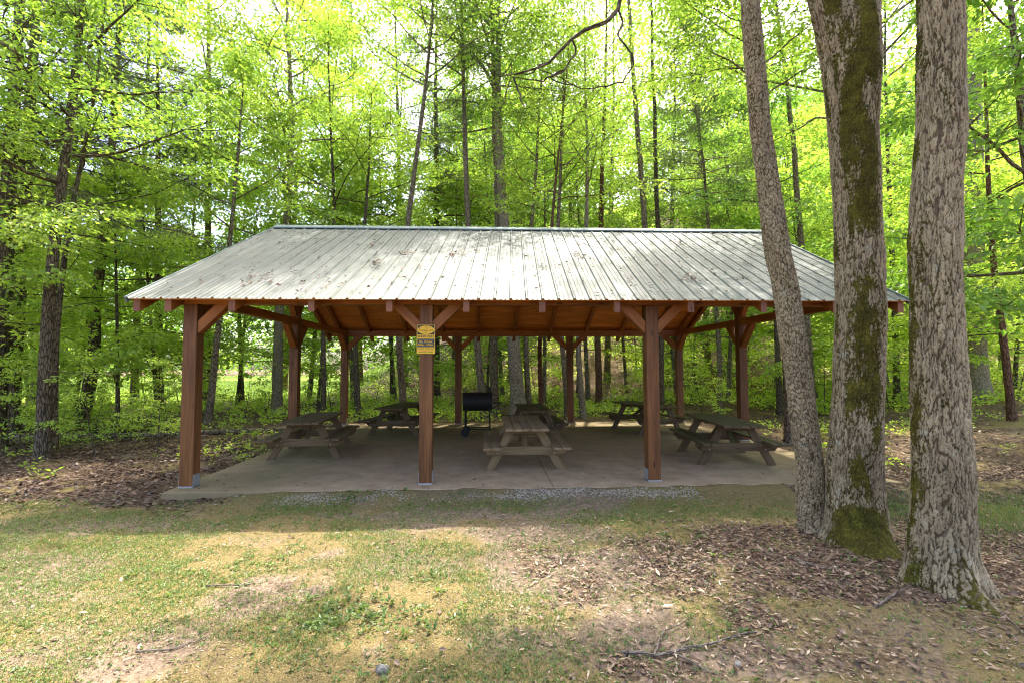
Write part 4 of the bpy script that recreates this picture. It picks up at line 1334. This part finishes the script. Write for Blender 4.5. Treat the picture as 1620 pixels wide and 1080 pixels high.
hero('stout_double_tree', 20, 17.5, [(822, 645), (816, 600), (812, 540), (806, 440), (800, 360), (790, 200), (790, 60)], .50, 'canopy', BARK_PALE, 'b', 18,
     'stout pale double trunk with flared foot behind the middle back table', group=G_BACK, dead=10, t0=.6, flare=.9, tint0=.6, nl=28)
hero('straight_stem_tree', 201, 17.9, [(838, 645), (833, 590), (831, 540), (835, 400), (850, 250)], .22, 'canopy', BARK_GREY, 'b', 15,
     'slim grey stem leaning against the stout pale double trunk', group=G_BACK, t0=.5, dens=.65)
hero('dark_red_pole_tree', 21, 15.5, [(857, 650), (855, 600), (853, 540), (868, 420), (880, 280), (900, 100)], .15, 'under', BARK_RED, 'b', 13,
     'slim dark reddish pole between the middle back posts beside the back table', group=G_BACK, t0=.5, tint0=.65, dens=.65)
hero('slanting_tree', 22, 17, [(898, 650), (895, 600), (889, 545), (880, 420), (888, 200)], .20, 'canopy', BARK_GREY, 'b', 15,
     'leaning grey stem just left of the third back post', group=G_BACK, t0=.5, dens=.65)
hero('ivy_stem_tree', 23, 17.2, [(922, 650), (918, 600), (912, 540), (925, 420), (930, 250), (925, 100)], .22, 'canopy', BARK_PALE, 'b', 16,
     'mottled grey trunk just right of the third back post', group=G_BACK, t0=.5, tint0=.7, dens=.65)
hero('red_trunk_tree', 24, 21, [(947, 628), (948, 590), (944, 530), (950, 420), (955, 200), (960, 60)], .30, 'pole', BARK_RED, 'b', 21,
     'reddish brown trunk in the third bay, half way back in the wood', group=G_BACK, dead=10, dens=.65)
hero('tall_bare_pine', 25, 16.5, [(1026, 650), (1024, 540), (1018, 360), (1010, 250), (1002, 120), (992, 0)], .26, 'pole', BARK_GREY, 'b', 22,
     'thicker grey trunk of a tall bare pair rising above the roof', group=G_BACK, dead=34, t0=.82, dens=.6)
hero('slim_bare_pine', 26, 17.5, [(1046, 650), (1046, 540), (1041, 360), (1036, 200), (1029, 40)], .22, 'pole', BARK_DARK, 'b', 22,
     'slimmer dark trunk of a tall bare pair rising above the roof', group=G_BACK, dead=26, t0=.82)
hero('slender_hemlock', 27, 18, [(1139, 645), (1138, 560), (1128, 440), (1118, 350), (1110, 240), (1095, 120)], .20, 'hemlock', BARK_GREY, 'h', 15,
     'slender wispy hemlock seen right of the back right post', group=G_BACK, dead=50, t0=.5, L=2.6)
hero('shaded_trunk_tree', 28, 16.5, [(1234, 658), (1232, 600), (1228, 500), (1215, 350)], .23, 'under', BARK_DARK, 'm', 13,
     'dark straight trunk just left of the slender leaning tree behind the slab', group=G_BACK, t0=.45)
hero('rough_tall_tree', 29, 15.5, [(1285, 655), (1280, 560), (1270, 420), (1262, 330), (1250, 200), (1226, 0)], .27, 'pole', BARK_GREY, 'b', 20,
     'tall grey trunk between the slender leaning tree and the mossy tree', group=G_BACK, dead=36, t0=.62)
hero('far_right_dark_tree', 30, 17.5, [(1420, 655), (1418, 560), (1415, 430), (1405, 250), (1400, 0)], .26, 'canopy', BARK_DARK, 'm', 18,
     'dark trunk in the wood between the mossy tree and the broad pale tree', group=G_BACK, t0=.4, dens=.65)
hero('massive_tree', 31, 16.5, [(1548, 655), (1544, 600), (1540, 500), (1538, 300), (1535, 0)], .92, 'canopy', BARK_PALE, 'b', 22,
     'massive tree with shaded trunk behind the right side of the broad pale tree', group=G_BACK, t0=.5, flare=.6, L=5, dens=.65)
hero('reddish_leaning_tree', 32, 12.4, [(1603, 692), (1598, 620), (1586, 530), (1573, 440), (1566, 340), (1560, 200), (1552, 0)], .25, 'under', BARK_RED, 'b', 12,
     'reddish brown trunk leaning left near the right edge on the leafy bank', group=G_BACK, t0=.42, tint0=.55, dead=8)

hero('added_shade_tree', 33, 10.9, [(1350, 715), (1352, 600), (1350, 400), (1352, 150), (1356, 0)], .28, 'spread', BARK_GREY, 'b', 16,
     'tree added right behind the mossy trunk so its boughs shade the leafy ground', t0=.42, L=5.2, nl=34, tint0=.6, dens=.9)  # added tree, trunk out of sight, put in to shade the right foreground
t = make_tree('added_overhang_tree', 45, [P3(6.25, 11.2, gh1(6.25, 11.2)), P3(6.2, 11.15, 5), P3(5.3, 10.5, 8.5), P3(4.4, 9.7, 12)], .11, 'spread', BARK_GREY, 'b', t0=.62, L=3.2, nl=26, dens=.95, tint0=.6)  # added tree, leaned forward so its crown covers the near trunks' shadow
tag(t, 'added shade tree hidden behind the slender leaning trunk, crown above the right roof end', 'tree')
# close leafy trees whose boughs hang into the picture at both sides
t = make_tree('beech', 41, [P3(9.4, 8.6, gh1(9.4, 8.6)), P3(9.3, 8.6, 4), P3(9.2, 8.8, 10.5)], .13, 'under', BARK_GREY, 'm', t0=.22, L=3.6, nl=24, leafscale=1.15, tint0=.6)
tag(t, 'leafy tree with large fresh green leaves hanging in at the right edge', 'tree')
t = make_tree('beech', 42, [P3(-11.4, 9.0, gh1(-11.4, 9.0)), P3(-11.3, 9, 4), P3(-11.2, 9.2, 9.5)], .12, 'under', BARK_GREY, 'b', t0=.2, L=3.8, nl=24, tint0=.62)
tag(t, 'leafy tree with layered bright boughs reaching in at the left edge', 'tree')
t = make_tree('hemlock', 43, [P3(-11.8, 11.3, gh1(-11.8, 11.3)), P3(-11.8, 11.4, 7), P3(-11.6, 11.4, 16)], .20, 'hemlock', BARK_DARK, 'h', t0=.35, L=4.2, nl=44, dead=30)
tag(t, 'dark drooping hemlock with grey twigs in the top left corner', 'tree')

t = make_tree('hemlock', 44, [P3(-13.6, 13.4, gh1(-13.6, 13.4)), P3(-13.5, 13.4, 8), P3(-13.3, 13.4, 17)], .22, 'hemlock', BARK_DARK, 'h', t0=.42, L=4.4, nl=52, dead=30)
tag(t, 'tall dark hemlock behind the stout dark tree, its boughs high at the upper left', 'tree')

# ------------------------------------------------------------------ repeated trees
PROTO = {}


def proto(key, n, seeds, fn):
    PROTO[key] = []
    for s in seeds:
        rng = np.random.default_rng(s)
        t = fn(s, rng)
        PROTO[key].append(t)


def straight(rng, H, lean=.04):
    a_ = rng.uniform(0, 6.28)
    return [P3(0, 0, 0), P3(math.cos(a_) * H * lean * .4, math.sin(a_) * H * lean * .4, H * .4), P3(math.cos(a_) * H * lean, math.sin(a_) * H * lean, H)]


proto('canopy', 3, (501, 502, 503), lambda s, g: make_tree('broadleaf_tree', s, straight(g, 17), .13, 'canopy', BARK_GREY, 'm', tint0=.62 + .1 * (s % 2), t0=.38, dead=8, leafscale=1.2))
proto('green', 2, (511, 512), lambda s, g: make_tree('broadleaf_tree', s, straight(g, 16), .15, 'canopy', BARK_DARK, 'm', tint0=.55, t0=.34, leafscale=1.2))
proto('under', 4, (521, 522, 523, 524), lambda s, g: make_tree('understory_tree', s, straight(g, 7.5, .10), .06, 'under', BARK_DARK, 'y', tint0=.8, nl=18, t0=.16, leafscale=1.2, dens=.8))
proto('hemlock', 2, (531, 532), lambda s, g: make_tree('hemlock', s, straight(g, 15), .15, 'hemlock', BARK_DARK, 'h', dead=24, t0=.3))
proto('mid', 3, (551, 552, 553), lambda s, g: make_tree('broadleaf_tree', s, straight(g, 11, .08), .085, 'spread', BARK_GREY, 'b', tint0=.66, nl=28, L=4.2, t0=.22, el=(.0, .7), leafscale=1.35, dens=.68))
proto('sapling', 4, (541, 542, 543, 544), lambda s, g: make_tree('sapling', s, straight(g, 2.6, .15), .016, 'sapling', BARK_DARK, 'y', tint0=.8, flare=.1))
first = {}


def place(key, x, y, sc, rz, label, cat, group, rng, dz=-0.02):
    i = int(rng.integers(0, len(PROTO[key])))
    src = PROTO[key][i]
    if (key, i) not in first:
        o = src; first[(key, i)] = True
    else:
        o = copy_tree(src)
    o.location = (x, y, gh1(x, y) + dz); o.rotation_euler = (0, 0, rz); o.scale = (sc, sc, sc * float(rng.uniform(.92, 1.1)))
    tag(o, label, cat, group)
    return o


rng = np.random.default_rng(77)
placed = [(o.location.x, o.location.y, 1.3) for o in bpy.data.objects if o.type == 'EMPTY' and o.get('category') == 'tree']


def free(x, y, d):
    return all((x - a_) ** 2 + (y - b_) ** 2 > max(d, 0) ** 2 for a_, b_, _ in placed)


def in_meadow(x, y):
    return float(zones(np.array([x]), np.array([y]))[3][0]) > 0.2


def scatter(key, n, ylo, yhi, dmin, sc, label_fn, cat, group_fn, pxlo=-160, pxhi=1780, ypow=1.0):
    c_, tries = 0, 0
    while c_ < n and tries < n * 60:
        tries += 1
        y = ylo + (yhi - ylo) * rng.uniform(0, 1) ** ypow
        px = rng.uniform(pxlo, pxhi)
        x = (px - 810) / 780 * y
        u, v = to_uv(x, y)
        if -6.6 < u < 6.6 and -2 < v < 9.6: continue
        if in_meadow(x, y) or not free(x, y, dmin): continue
        side = 0 if x < -7.5 else (2 if x > 7.5 else 1)
        place(key, x, y, rng.uniform(*sc), rng.uniform(0, 6.28), label_fn(side), cat, group_fn(side), rng)
        placed.append((x, y, 1)); c_ += 1


SIDE = ['left behind the fallen log', 'straight behind the shelter', 'right of the shelter']
scatter('canopy', 34, 28, 80, 2.4, (.95, 1.3), lambda s: 'tall grey trunked tree with yellow green crown ' + SIDE[s], 'tree', lambda s: 'tall pale green trees ' + SIDE[s], ypow=1.2)
scatter('green', 14, 28, 80, 2.0, (.9, 1.35), lambda s: 'tall dark trunked tree with deeper green crown ' + SIDE[s], 'tree', lambda s: 'tall deep green trees ' + SIDE[s])
scatter('hemlock', 9, 27, 70, 2.0, (.9, 1.35), lambda s: 'dark needled hemlock among the paler trees ' + SIDE[s], 'tree', lambda s: 'hemlocks ' + SIDE[s])
scatter('under', 44, 17.2, 50, 1.5, (.75, 1.35), lambda s: 'low tree with flat layers of spring leaves ' + SIDE[s], 'tree', lambda s: 'understory trees ' + SIDE[s], ypow=1.3)
for (px, y, key, sc) in ((330, 21.5, 'canopy', 1.3), (215, 21.5, 'canopy', 1.25), (60, 20.5, 'canopy', 1.2), (450, 28, 'canopy', 1.45), (640, 29, 'canopy', 1.5), (720, 31, 'canopy', 1.5), (570, 30, 'canopy', 1.5),
                         (1120, 29, 'canopy', 1.4), (1190, 32, 'canopy', 1.4), (1060, 31, 'canopy', 1.45), (830, 30, 'canopy', 1.45), (960, 28, 'canopy', 1.4), (255, 17.2, 'hemlock', .95), (690, 24, 'hemlock', 1.4),
                         (300, 19.0, 'mid', .95), (385, 21.5, 'mid', 1.2), (560, 21.5, 'mid', 1.15), (625, 23, 'mid', 1.3), (720, 22, 'mid', 1.1), (860, 21.5, 'mid', 1.1), (795, 24, 'mid', 1.3), (930, 23, 'mid', 1.25), (1070, 22.5, 'mid', 1.15), (1150, 21, 'mid', 1.1), (1225, 23, 'mid', 1.2), (150, 20.5, 'mid', 1.1), (20, 18.5, 'mid', 1.0), (1400, 21, 'mid', 1.15), (1590, 21, 'mid', 1.15), (490, 22.5, 'mid', 1.25)):
    x = (px - 810) / 780 * y; s = 0 if x < -7.5 else 1
    lb_, gp_ = {'canopy': ('tall grey trunked tree with yellow green crown ', 'tall pale green trees '), 'mid': ('rounded mid height tree with dense yellow green leaves ', 'mid height leafy trees '),
                'hemlock': ('dark needled hemlock among the paler trees ', 'hemlocks ')}[key]
    place(key, x, y, sc, rng.uniform(0, 6.28), lb_ + SIDE[s], 'tree', gp_ + SIDE[s], rng); placed.append((x, y, 1))
# understory close on the left side and right side
for (px, y, sc) in ((30, 12.6, 1.0), (190, 13.2, .95), (255, 15.0, 1.05), (-60, 13.8, 1.2), (120, 17.5, 1.1), (1500, 14.5, 1.1), (1390, 15.5, .9), (1660, 14.2, 1.2), (1600, 17.5, 1.2)):
    x = (px - 810) / 780 * y; s = 0 if x < 0 else 2
    place('under', x, y, sc, rng.uniform(0, 6.28), 'low tree with flat layers of spring leaves ' + SIDE[s], 'tree', 'understory trees ' + SIDE[s], rng); placed.append((x, y, 1))
scatter('mid', 24, 24, 75, 2.2, (.8, 1.2), lambda s: 'rounded mid height tree with dense yellow green leaves ' + SIDE[s], 'tree', lambda s: 'mid height leafy trees ' + SIDE[s], ypow=1.2)
scatter('sapling', 75, 15.8, 32, .6, (.5, 1.25), lambda s: 'thin leafy sapling in the undergrowth ' + SIDE[s], 'sapling', lambda s: 'saplings ' + SIDE[s], ypow=1.4)
scatter('sapling', 22, 9.5, 15.5, .6, (.35, .9), lambda s: 'thin leafy sapling near the shelter ' + SIDE[s], 'sapling', lambda s: 'saplings near the shelter ' + SIDE[s], pxlo=-50, pxhi=280)
for key in PROTO:
    for i, o in enumerate(PROTO[key]):
        if (key, i) not in first:
            for ch in list(o.children): bpy.data.objects.remove(ch)
            bpy.data.objects.remove(o)

# far woodland on the hill and beyond the meadow
rng = np.random.default_rng(91)
b = Buf()
N = 60000
y = rng.uniform(66, 105, N); px = rng.uniform(-250, 1870, N); x = (px - 810) / 780 * y
cl = fbm(x * .12, y * .12, 5, 3)
z = gh(x, y) + rng.uniform(0, 1, N) ** .8 * (14 + 12 * cl)
a_ = rng.uniform(0, 6.28, N)
leaves(b, np.stack([x, y, z], 1), np.stack([np.cos(a_), np.sin(a_), rng.normal(-.3, .3, N)], 1), np.array((0, 0, 1.)) + rng.normal(0, .5, (N, 3)), rng.uniform(.5, 1.0, N), rng.uniform(.3, .6, N), np.clip(.25 + .6 * cl + rng.normal(0, .1, N), 0, 1))
tag(b.build('far_woodland', LEAF_MID), 'far off leafy woodland closing the view behind all the trees', 'woodland', kind='stuff')

# ------------------------------------------------------------------ ground cover
def sample(n, x0, x1, y0, y1, dens, rng):
    x = rng.uniform(x0, x1, n); y = rng.uniform(y0, y1, n)
    u, v = to_uv(x, y)
    k = (rng.uniform(0, 1, n) < dens(x, y)) & ~((u > U0 - .01) & (u < U1 + .01) & (v > V0 - .01) & (v < V1 + .01))
    return x[k], y[k]


def flat_leaves(b, x, y, rng, ll, lw, tint, lift=0.012, tilt=.35, fold=.2, droop=-.12):
    n = len(x); a_ = rng.uniform(0, 6.28, n)
    e = 0.03
    z = gh(x, y); sx = (gh(x + e, y) - z) / e; sy = (gh(x, y + e) - z) / e
    nr = np.stack([-sx, -sy, np.ones(n)], 1) + rng.normal(0, tilt, (n, 3))
    d = np.stack([np.cos(a_), np.sin(a_), sx * np.cos(a_) + sy * np.sin(a_)], 1); d[:, 2] += rng.normal(0, tilt * .6, n)
    s = rng.uniform(.55, 1.3, n)
    leaves(b, np.stack([x, y, z + lift * rng.uniform(.3, 1.6, n)], 1), d, nr, ll * s, lw * s, tint, fold, droop)


rng = np.random.default_rng(13)
b = Buf()
lit = lambda x, y: np.clip(zones(x, y)[0] * 1.1, 0, 1)
x, y = sample(60000, .2, 8.5, 2.3, 9, lambda x, y: lit(x, y) * (.60 + .40 * sstep(.4, .6, fbm(x * 3, y * 3, 301, 3))), rng); flat_leaves(b, x, y, rng, .040 * rng.lognormal(0, .40, len(x)), .022, np.clip(rng.beta(1.6, 1.7, len(x)), 0, 1))
x, y = sample(34000, -15, -2.8, 5.0, 14.5, lit, rng); flat_leaves(b, x, y, rng, .075, .042, np.clip(rng.beta(1.6, 2.4, len(x)), 0, 1))
x, y = sample(14000, -12, 16, 9, 24, lambda x, y: lit(x, y) * .8, rng); flat_leaves(b, x, y, rng, .09, .05, np.clip(rng.beta(1.8, 2.0, len(x)), 0, 1))
# stray leaves over the lawn
x, y = sample(1500, -7, 3, 2.3, 7.0, lambda x, y: .4 + 0 * x, rng); flat_leaves(b, x, y, rng, .05, .026, rng.uniform(.4, 1, len(x)))
tag(b.build('leaf_litter', DEAD), 'brown and tan dead leaves strewn over the ground', 'leaf litter', kind='stuff')
# chips and straw
b = Buf()
chip = lambda x, y: np.clip(.12 + .9 * zones(x, y)[2] + .35 * zones(x, y)[0] * (x > 0), 0, 1)
x, y = sample(90000, -8.5, 6.5, 2.2, 6.9, lambda x, y: chip(x, y) * .8 + .14, rng); flat_leaves(b, x, y, rng, .026, .008, rng.uniform(.05, 1, len(x)), .006, .25, .1, 0)
x, y = sample(2500, 0, 6.5, 2.3, 6.0, chip, rng); flat_leaves(b, x, y, rng, .060, .015, rng.uniform(.6, 1, len(x)), .010, .25, .15, -.1)
tag(b.build('bark_chips', DEAD), 'pale bark chips and straw scattered on the bare ground', 'bark chips', kind='stuff')


def blades(b, x, y, rng, hgt, wid, tint):
    n = len(x); z = gh(x, y); a_ = rng.uniform(0, 6.28, n); h = hgt * rng.uniform(.5, 1.4, n); ww = wid * rng.uniform(.7, 1.3, n)
    ln = rng.uniform(.15, .9, n)
    ca, sa = np.cos(a_), np.sin(a_)
    bl = np.stack([x - sa * ww / 2, y + ca * ww / 2, z - .003], 1); br = np.stack([x + sa * ww / 2, y - ca * ww / 2, z - .003], 1)
    m1 = np.stack([x + ca * h * ln * .35, y + sa * h * ln * .35, z + h * .65], 1)
    tp = np.stack([x + ca * h * ln, y + sa * h * ln, z + h * (1 - .25 * ln)], 1)
    sd_ = np.stack([-sa * ww * .35, ca * ww * .35, 0 * z], 1)
    V = np.stack([bl, br, m1 - sd_, m1 + sd_, tp], 1).reshape(-1, 3); i = np.arange(n)[:, None] * 5
    T = np.concatenate([i + [[0, 1, 2]], i + [[0, 2, 3]], i + [[3, 2, 4]]], 1).reshape(-1, 3)
    b.add(V, tris=T, tint=np.repeat(tint, 5))


rng = np.random.default_rng(14)
b = Buf()
x, y = sample(360000, -9, 8.5, 2.2, 7.1, grass_density, rng); blades(b, x, y, rng, .024, .0042, np.clip(rng.normal(.45, .2, len(x)), 0, 1))
x, y = sample(60000, -9, 3, 2.2, 7.1, lambda x, y: np.clip(.35 * zones(x, y)[1] * (1 - zones(x, y)[0]) * (1 - zones(x, y)[2]), 0, 1), rng); blades(b, x, y, rng, .014, .004, np.clip(rng.normal(.75, .15, len(x)), 0, 1))
x, y = sample(9000, 4.2, 8.5, 5.2, 7.0, lambda x, y: np.exp(-((x - 6.0) ** 2 / 2.2 + (y - 6.0) ** 2 / 0.6)), rng); blades(b, x, y, rng, .06, .006, np.clip(rng.normal(.25, .12, len(x)), 0, 1))
tag(b.build('lawn_grass', GRASS), 'short thin lawn grass growing in patches on the clearing', 'grass', kind='stuff')

b = Buf()
wd = lambda x, y: np.clip(sstep(.52, .70, fbm(x * 1.4, y * 1.4, 123, 4)) * (1 - sstep(.5, 2.5, x)) * (1 - .8 * zones(x, y)[2]), 0, 1)


def rosettes(b, x, y, rng, k, ll, lw, hz, tn=.5):
    n = len(x); xx = np.repeat(x, k); yy = np.repeat(y, k)
    a_ = rng.uniform(0, 6.28, n * k); el = rng.uniform(.1, .9, n * k)
    z = gh(x, y); zz = np.repeat(z, k) + rng.uniform(0, hz, n * k)
    d = np.stack([np.cos(a_) * np.cos(el), np.sin(a_) * np.cos(el), np.sin(el)], 1)
    s = rng.uniform(.6, 1.3, n * k) * np.repeat(rng.uniform(.6, 1.3, n), k)
    p = np.stack([xx, yy, zz], 1) + d * (ll * .4 * s)[:, None] * np.array((1, 1, .3))
    leaves(b, p, d, np.array((0, 0, 1.)) + rng.normal(0, .35, (n * k, 3)), ll * s, lw * s, np.clip(np.repeat(rng.normal(tn, .2, n), k) + rng.normal(0, .1, n * k), 0, 1), .15, .1)


x, y = sample(70000, -9, 5.0, 2.2, 6.9, lambda x, y: .8 * grass_density(x, y) + .16 * (1 - sstep(3.0, 5.0, x)), rng); rosettes(b, x, y, rng, 4, .017, .010, .008)
x, y = sample(14000, -8, 3.2, 2.2, 6.9, wd, rng); rosettes(b, x, y, rng, 5, .026, .015, .012)
x, y = sample(700, -8, 3.2, 2.2, 6.9, lambda x, y: .5 * wd(x, y) + .06, rng); rosettes(b, x, y, rng, 8, .045, .020, .02)
x, y = sample(750, -1.9, -.3, 3.1, 4.2, lambda x, y: np.exp(-(((x + 1.15) / .45) ** 2 + ((y - 3.6) / .28) ** 2)), rng); rosettes(b, x, y, rng, 6, .035, .018, .03)
tag(b.build('lawn_weeds', LEAF_WEED), 'low green broad leaved weeds in the thin lawn', 'weeds', kind='stuff')

# undergrowth of the wood floor
b = Buf()
und = lambda x, y: np.clip(sstep(.40, .62, fbm(x * .5, y * .5, 201, 4)) * (1 - zones(x, y)[3]), 0, 1)
x, y = sample(5000, -16, -3.2, 7.5, 16, lambda x, y: .35 * und(x, y) * sstep(7.5, 11, y), rng); rosettes(b, x, y, rng, 7, .075, .045, .14, .82)
x, y = sample(14000, -24, 26, 15.2, 30, lambda x, y: und(x, y), rng); rosettes(b, x, y, rng, 8, .11, .065, .35, .82)
x, y = sample(2600, 6.2, 16, 8, 16, lambda x, y: .45 * und(x, y), rng); rosettes(b, x, y, rng, 7, .08, .05, .18, .82)
x, y = sample(9000, -30, 45, 28, 55, lambda x, y: und(x, y), rng); rosettes(b, x, y, rng, 8, .20, .12, .7, .82)
tag(b.build('undergrowth', LEAF_YOUNG_LIT), 'low bright green undergrowth on the wood floor behind the shelter', 'undergrowth', kind='stuff')
# meadow grass
b = Buf()
x, y = sample(60000, -50, -6, 22, 50, lambda x, y: zones(x, y)[3], rng); blades(b, x, y, rng, .22, .03, np.clip(rng.normal(.35, .15, len(x)), 0, 1))
tag(b.build('meadow_grass', GRASS), 'sunlit meadow grass beyond the trees at the left', 'grass', kind='stuff')

# gravel strip along the front of the slab
rng = np.random.default_rng(15)
b = Buf()
N = 5500
u = rng.uniform(-4.4, 2.1, N); v = -.60 + rng.normal(0, .11, N) + .05 * np.sin(u * 2.1)
keep = fbm(u * 1.2, v * 3, 8, 4) + rng.normal(0, .07, N) > .50; u, v = u[keep], v[keep]
pts = np.stack([PX + CT * u - ST * v, PY + ST * u + CT * v], 1)
z = gh(pts[:, 0], pts[:, 1])
OCT = np.array([(1, 0, 0), (-1, 0, 0), (0, 1, 0), (0, -1, 0), (0, 0, 1), (0, 0, -1)], float)
OF = np.array([(0, 2, 4), (2, 1, 4), (1, 3, 4), (3, 0, 4), (2, 0, 5), (1, 2, 5), (3, 1, 5), (0, 3, 5)])
n = len(u); s = rng.uniform(.005, .016, n)
V = pts[:, None, :]
V3 = np.concatenate([np.repeat(pts[:, None, :], 6, 1), np.repeat((z + s * .3)[:, None, None], 6, 1)], 2) + OCT[None] * s[:, None, None] * rng.uniform(.6, 1.3, (n, 6, 1)) * np.array((1, 1, .7))
T = (np.arange(n)[:, None, None] * 6 + OF[None]).reshape(-1, 3)
b.add(V3.reshape(-1, 3), tris=T)
tag(b.build('gravel', GRAVEL), 'thin strip of pale gravel along the front edge of the slab', 'gravel', kind='stuff')


def rock(name, px, py, s, seed, label):
    p = on_ground(px, py); g = np.random.default_rng(seed)
    b = Buf(); k, m_ = 14, 9
    V = []
    for i in range(m_):
        th = math.pi * i / (m_ - 1)
        for j in range(k):
            ph = 2 * math.pi * j / k
            d_ = np.array((math.sin(th) * math.cos(ph), math.sin(th) * math.sin(ph), math.cos(th)))
            rr = 1 + .35 * (float(vnoise(np.array([d_[0] * 2 + d_[2] + seed]), np.array([d_[1] * 2 + 3]), seed)[0]) - .5) * 2
            V.append(d_ * rr * np.array(s))
    i = np.arange(m_ - 1)[:, None] * k; j = np.arange(k)[None, :]
    b.add(V, quads=np.stack([i + j, i + k + j, i + k + (j + 1) % k, i + (j + 1) % k], -1).reshape(-1, 4))
    o = b.build(name, STONE, None, False); o.location = (p[0], p[1], gh1(p[0], p[1]) + s[2] * .35); o.rotation_euler = (0, 0, seed)
    tag(o, label, 'stone')


rock('stone', 606, 1064, (.036, .028, .026), 3, 'rough pale grey stone on the lawn at the bottom edge')
rock('stone', 1168, 1056, (.022, .020, .016), 5, 'small rounded pebble among twigs at the bottom right')
rock('stone', 1508, 872, (.10, .08, .05), 8, 'flat grey stone in the dead leaves right of the broad pale tree')


def twig(px_pts, r, seed, label, forks=()):
    g = np.random.default_rng(seed); b = Buf()
    p = np.array([on_ground(a_, c_) for a_, c_ in px_pts])
    t_ = np.linspace(0, len(p) - 1, len(p) * 5); q = np.stack([np.interp(t_, np.arange(len(p)), p[:, k]) for k in range(3)], 1)
    q[:, :2] += g.normal(0, r * .5, (len(q), 2)); q[:, 2] = gh(q[:, 0], q[:, 1]) + r * 1.2 + .006
    o_ = q[0].copy(); tube(b, q - o_, np.linspace(r, r * .45, len(q)), 6, True)
    for (a0, pts) in forks:
        pp = np.array([on_ground(a_, c_) for a_, c_ in pts]); t_ = np.linspace(0, len(pp) - 1, len(pp) * 4)
        pq = np.stack([np.interp(t_, np.arange(len(pp)), pp[:, k]) for k in range(3)], 1)
        pq[:, 2] = gh(pq[:, 0], pq[:, 1]) + r + .01
        tube(b, pq - o_, np.linspace(r * .6, r * .3, len(pq)), 5, True)
    o = b.build('fallen_twig', TWIG); o.location = tuple(o_)
    tag(o, label, 'twig', 'fallen twigs on the ground')


twig([(325, 929), (365, 926), (405, 922)], .008, 1, 'straight grey stick lying on the bare patch of lawn at the left')
twig([(215, 1040), (270, 1034), (305, 1022), (330, 1012)], .006, 2, 'thin curved twig on the dirt at the lower left')
twig([(980, 1034), (1040, 1040), (1130, 1026), (1200, 1007)], .011, 3, 'long grey twig at the bottom, right of centre, with a forked side branch', [(0, [(1035, 1040), (1050, 1005), (1090, 985)]), (0, [(1060, 1035), (1100, 1055), (1135, 1075)])])
twig([(1385, 968), (1420, 955), (1440, 940)], .009, 4, 'short pale twig in the dead leaves below the broad pale tree')
twig([(1250, 895), (1300, 910), (1330, 915)], .008, 5, 'brown twig at the foot of the mossy tree')
twig([(1090, 905), (1115, 896), (1135, 893)], .006, 6, 'small dark twig on the moss patch left of the near trunks')
twig([(1570, 965), (1600, 995), (1625, 1020)], .008, 7, 'dark twig at the right edge below the root of the broad pale tree')
# long fallen log at the left
b = Buf()
q = np.array([on_ground(a_, c_) for a_, c_ in ((-120, 698), (0, 696), (100, 693), (200, 692), (320, 689), (430, 684), (540, 673), (640, 664))])
q[:, 2] = gh(q[:, 0], q[:, 1]) + .06
o_ = q[3].copy(); t_ = np.linspace(0, 7, 40); q = np.stack([np.interp(t_, np.arange(8), q[:, k]) for k in range(3)], 1); q[:, 2] += np.random.default_rng(4).normal(0, .008, 40)
tube(b, q - o_, np.linspace(.10, .05, 40), 10, True)
o = b.build('fallen_log', BARK_GREY, None, True); o.location = tuple(o_)
tag(o, 'long thin fallen log lying across the leaf litter at the left', 'log')

bpy.context.view_layer.update()
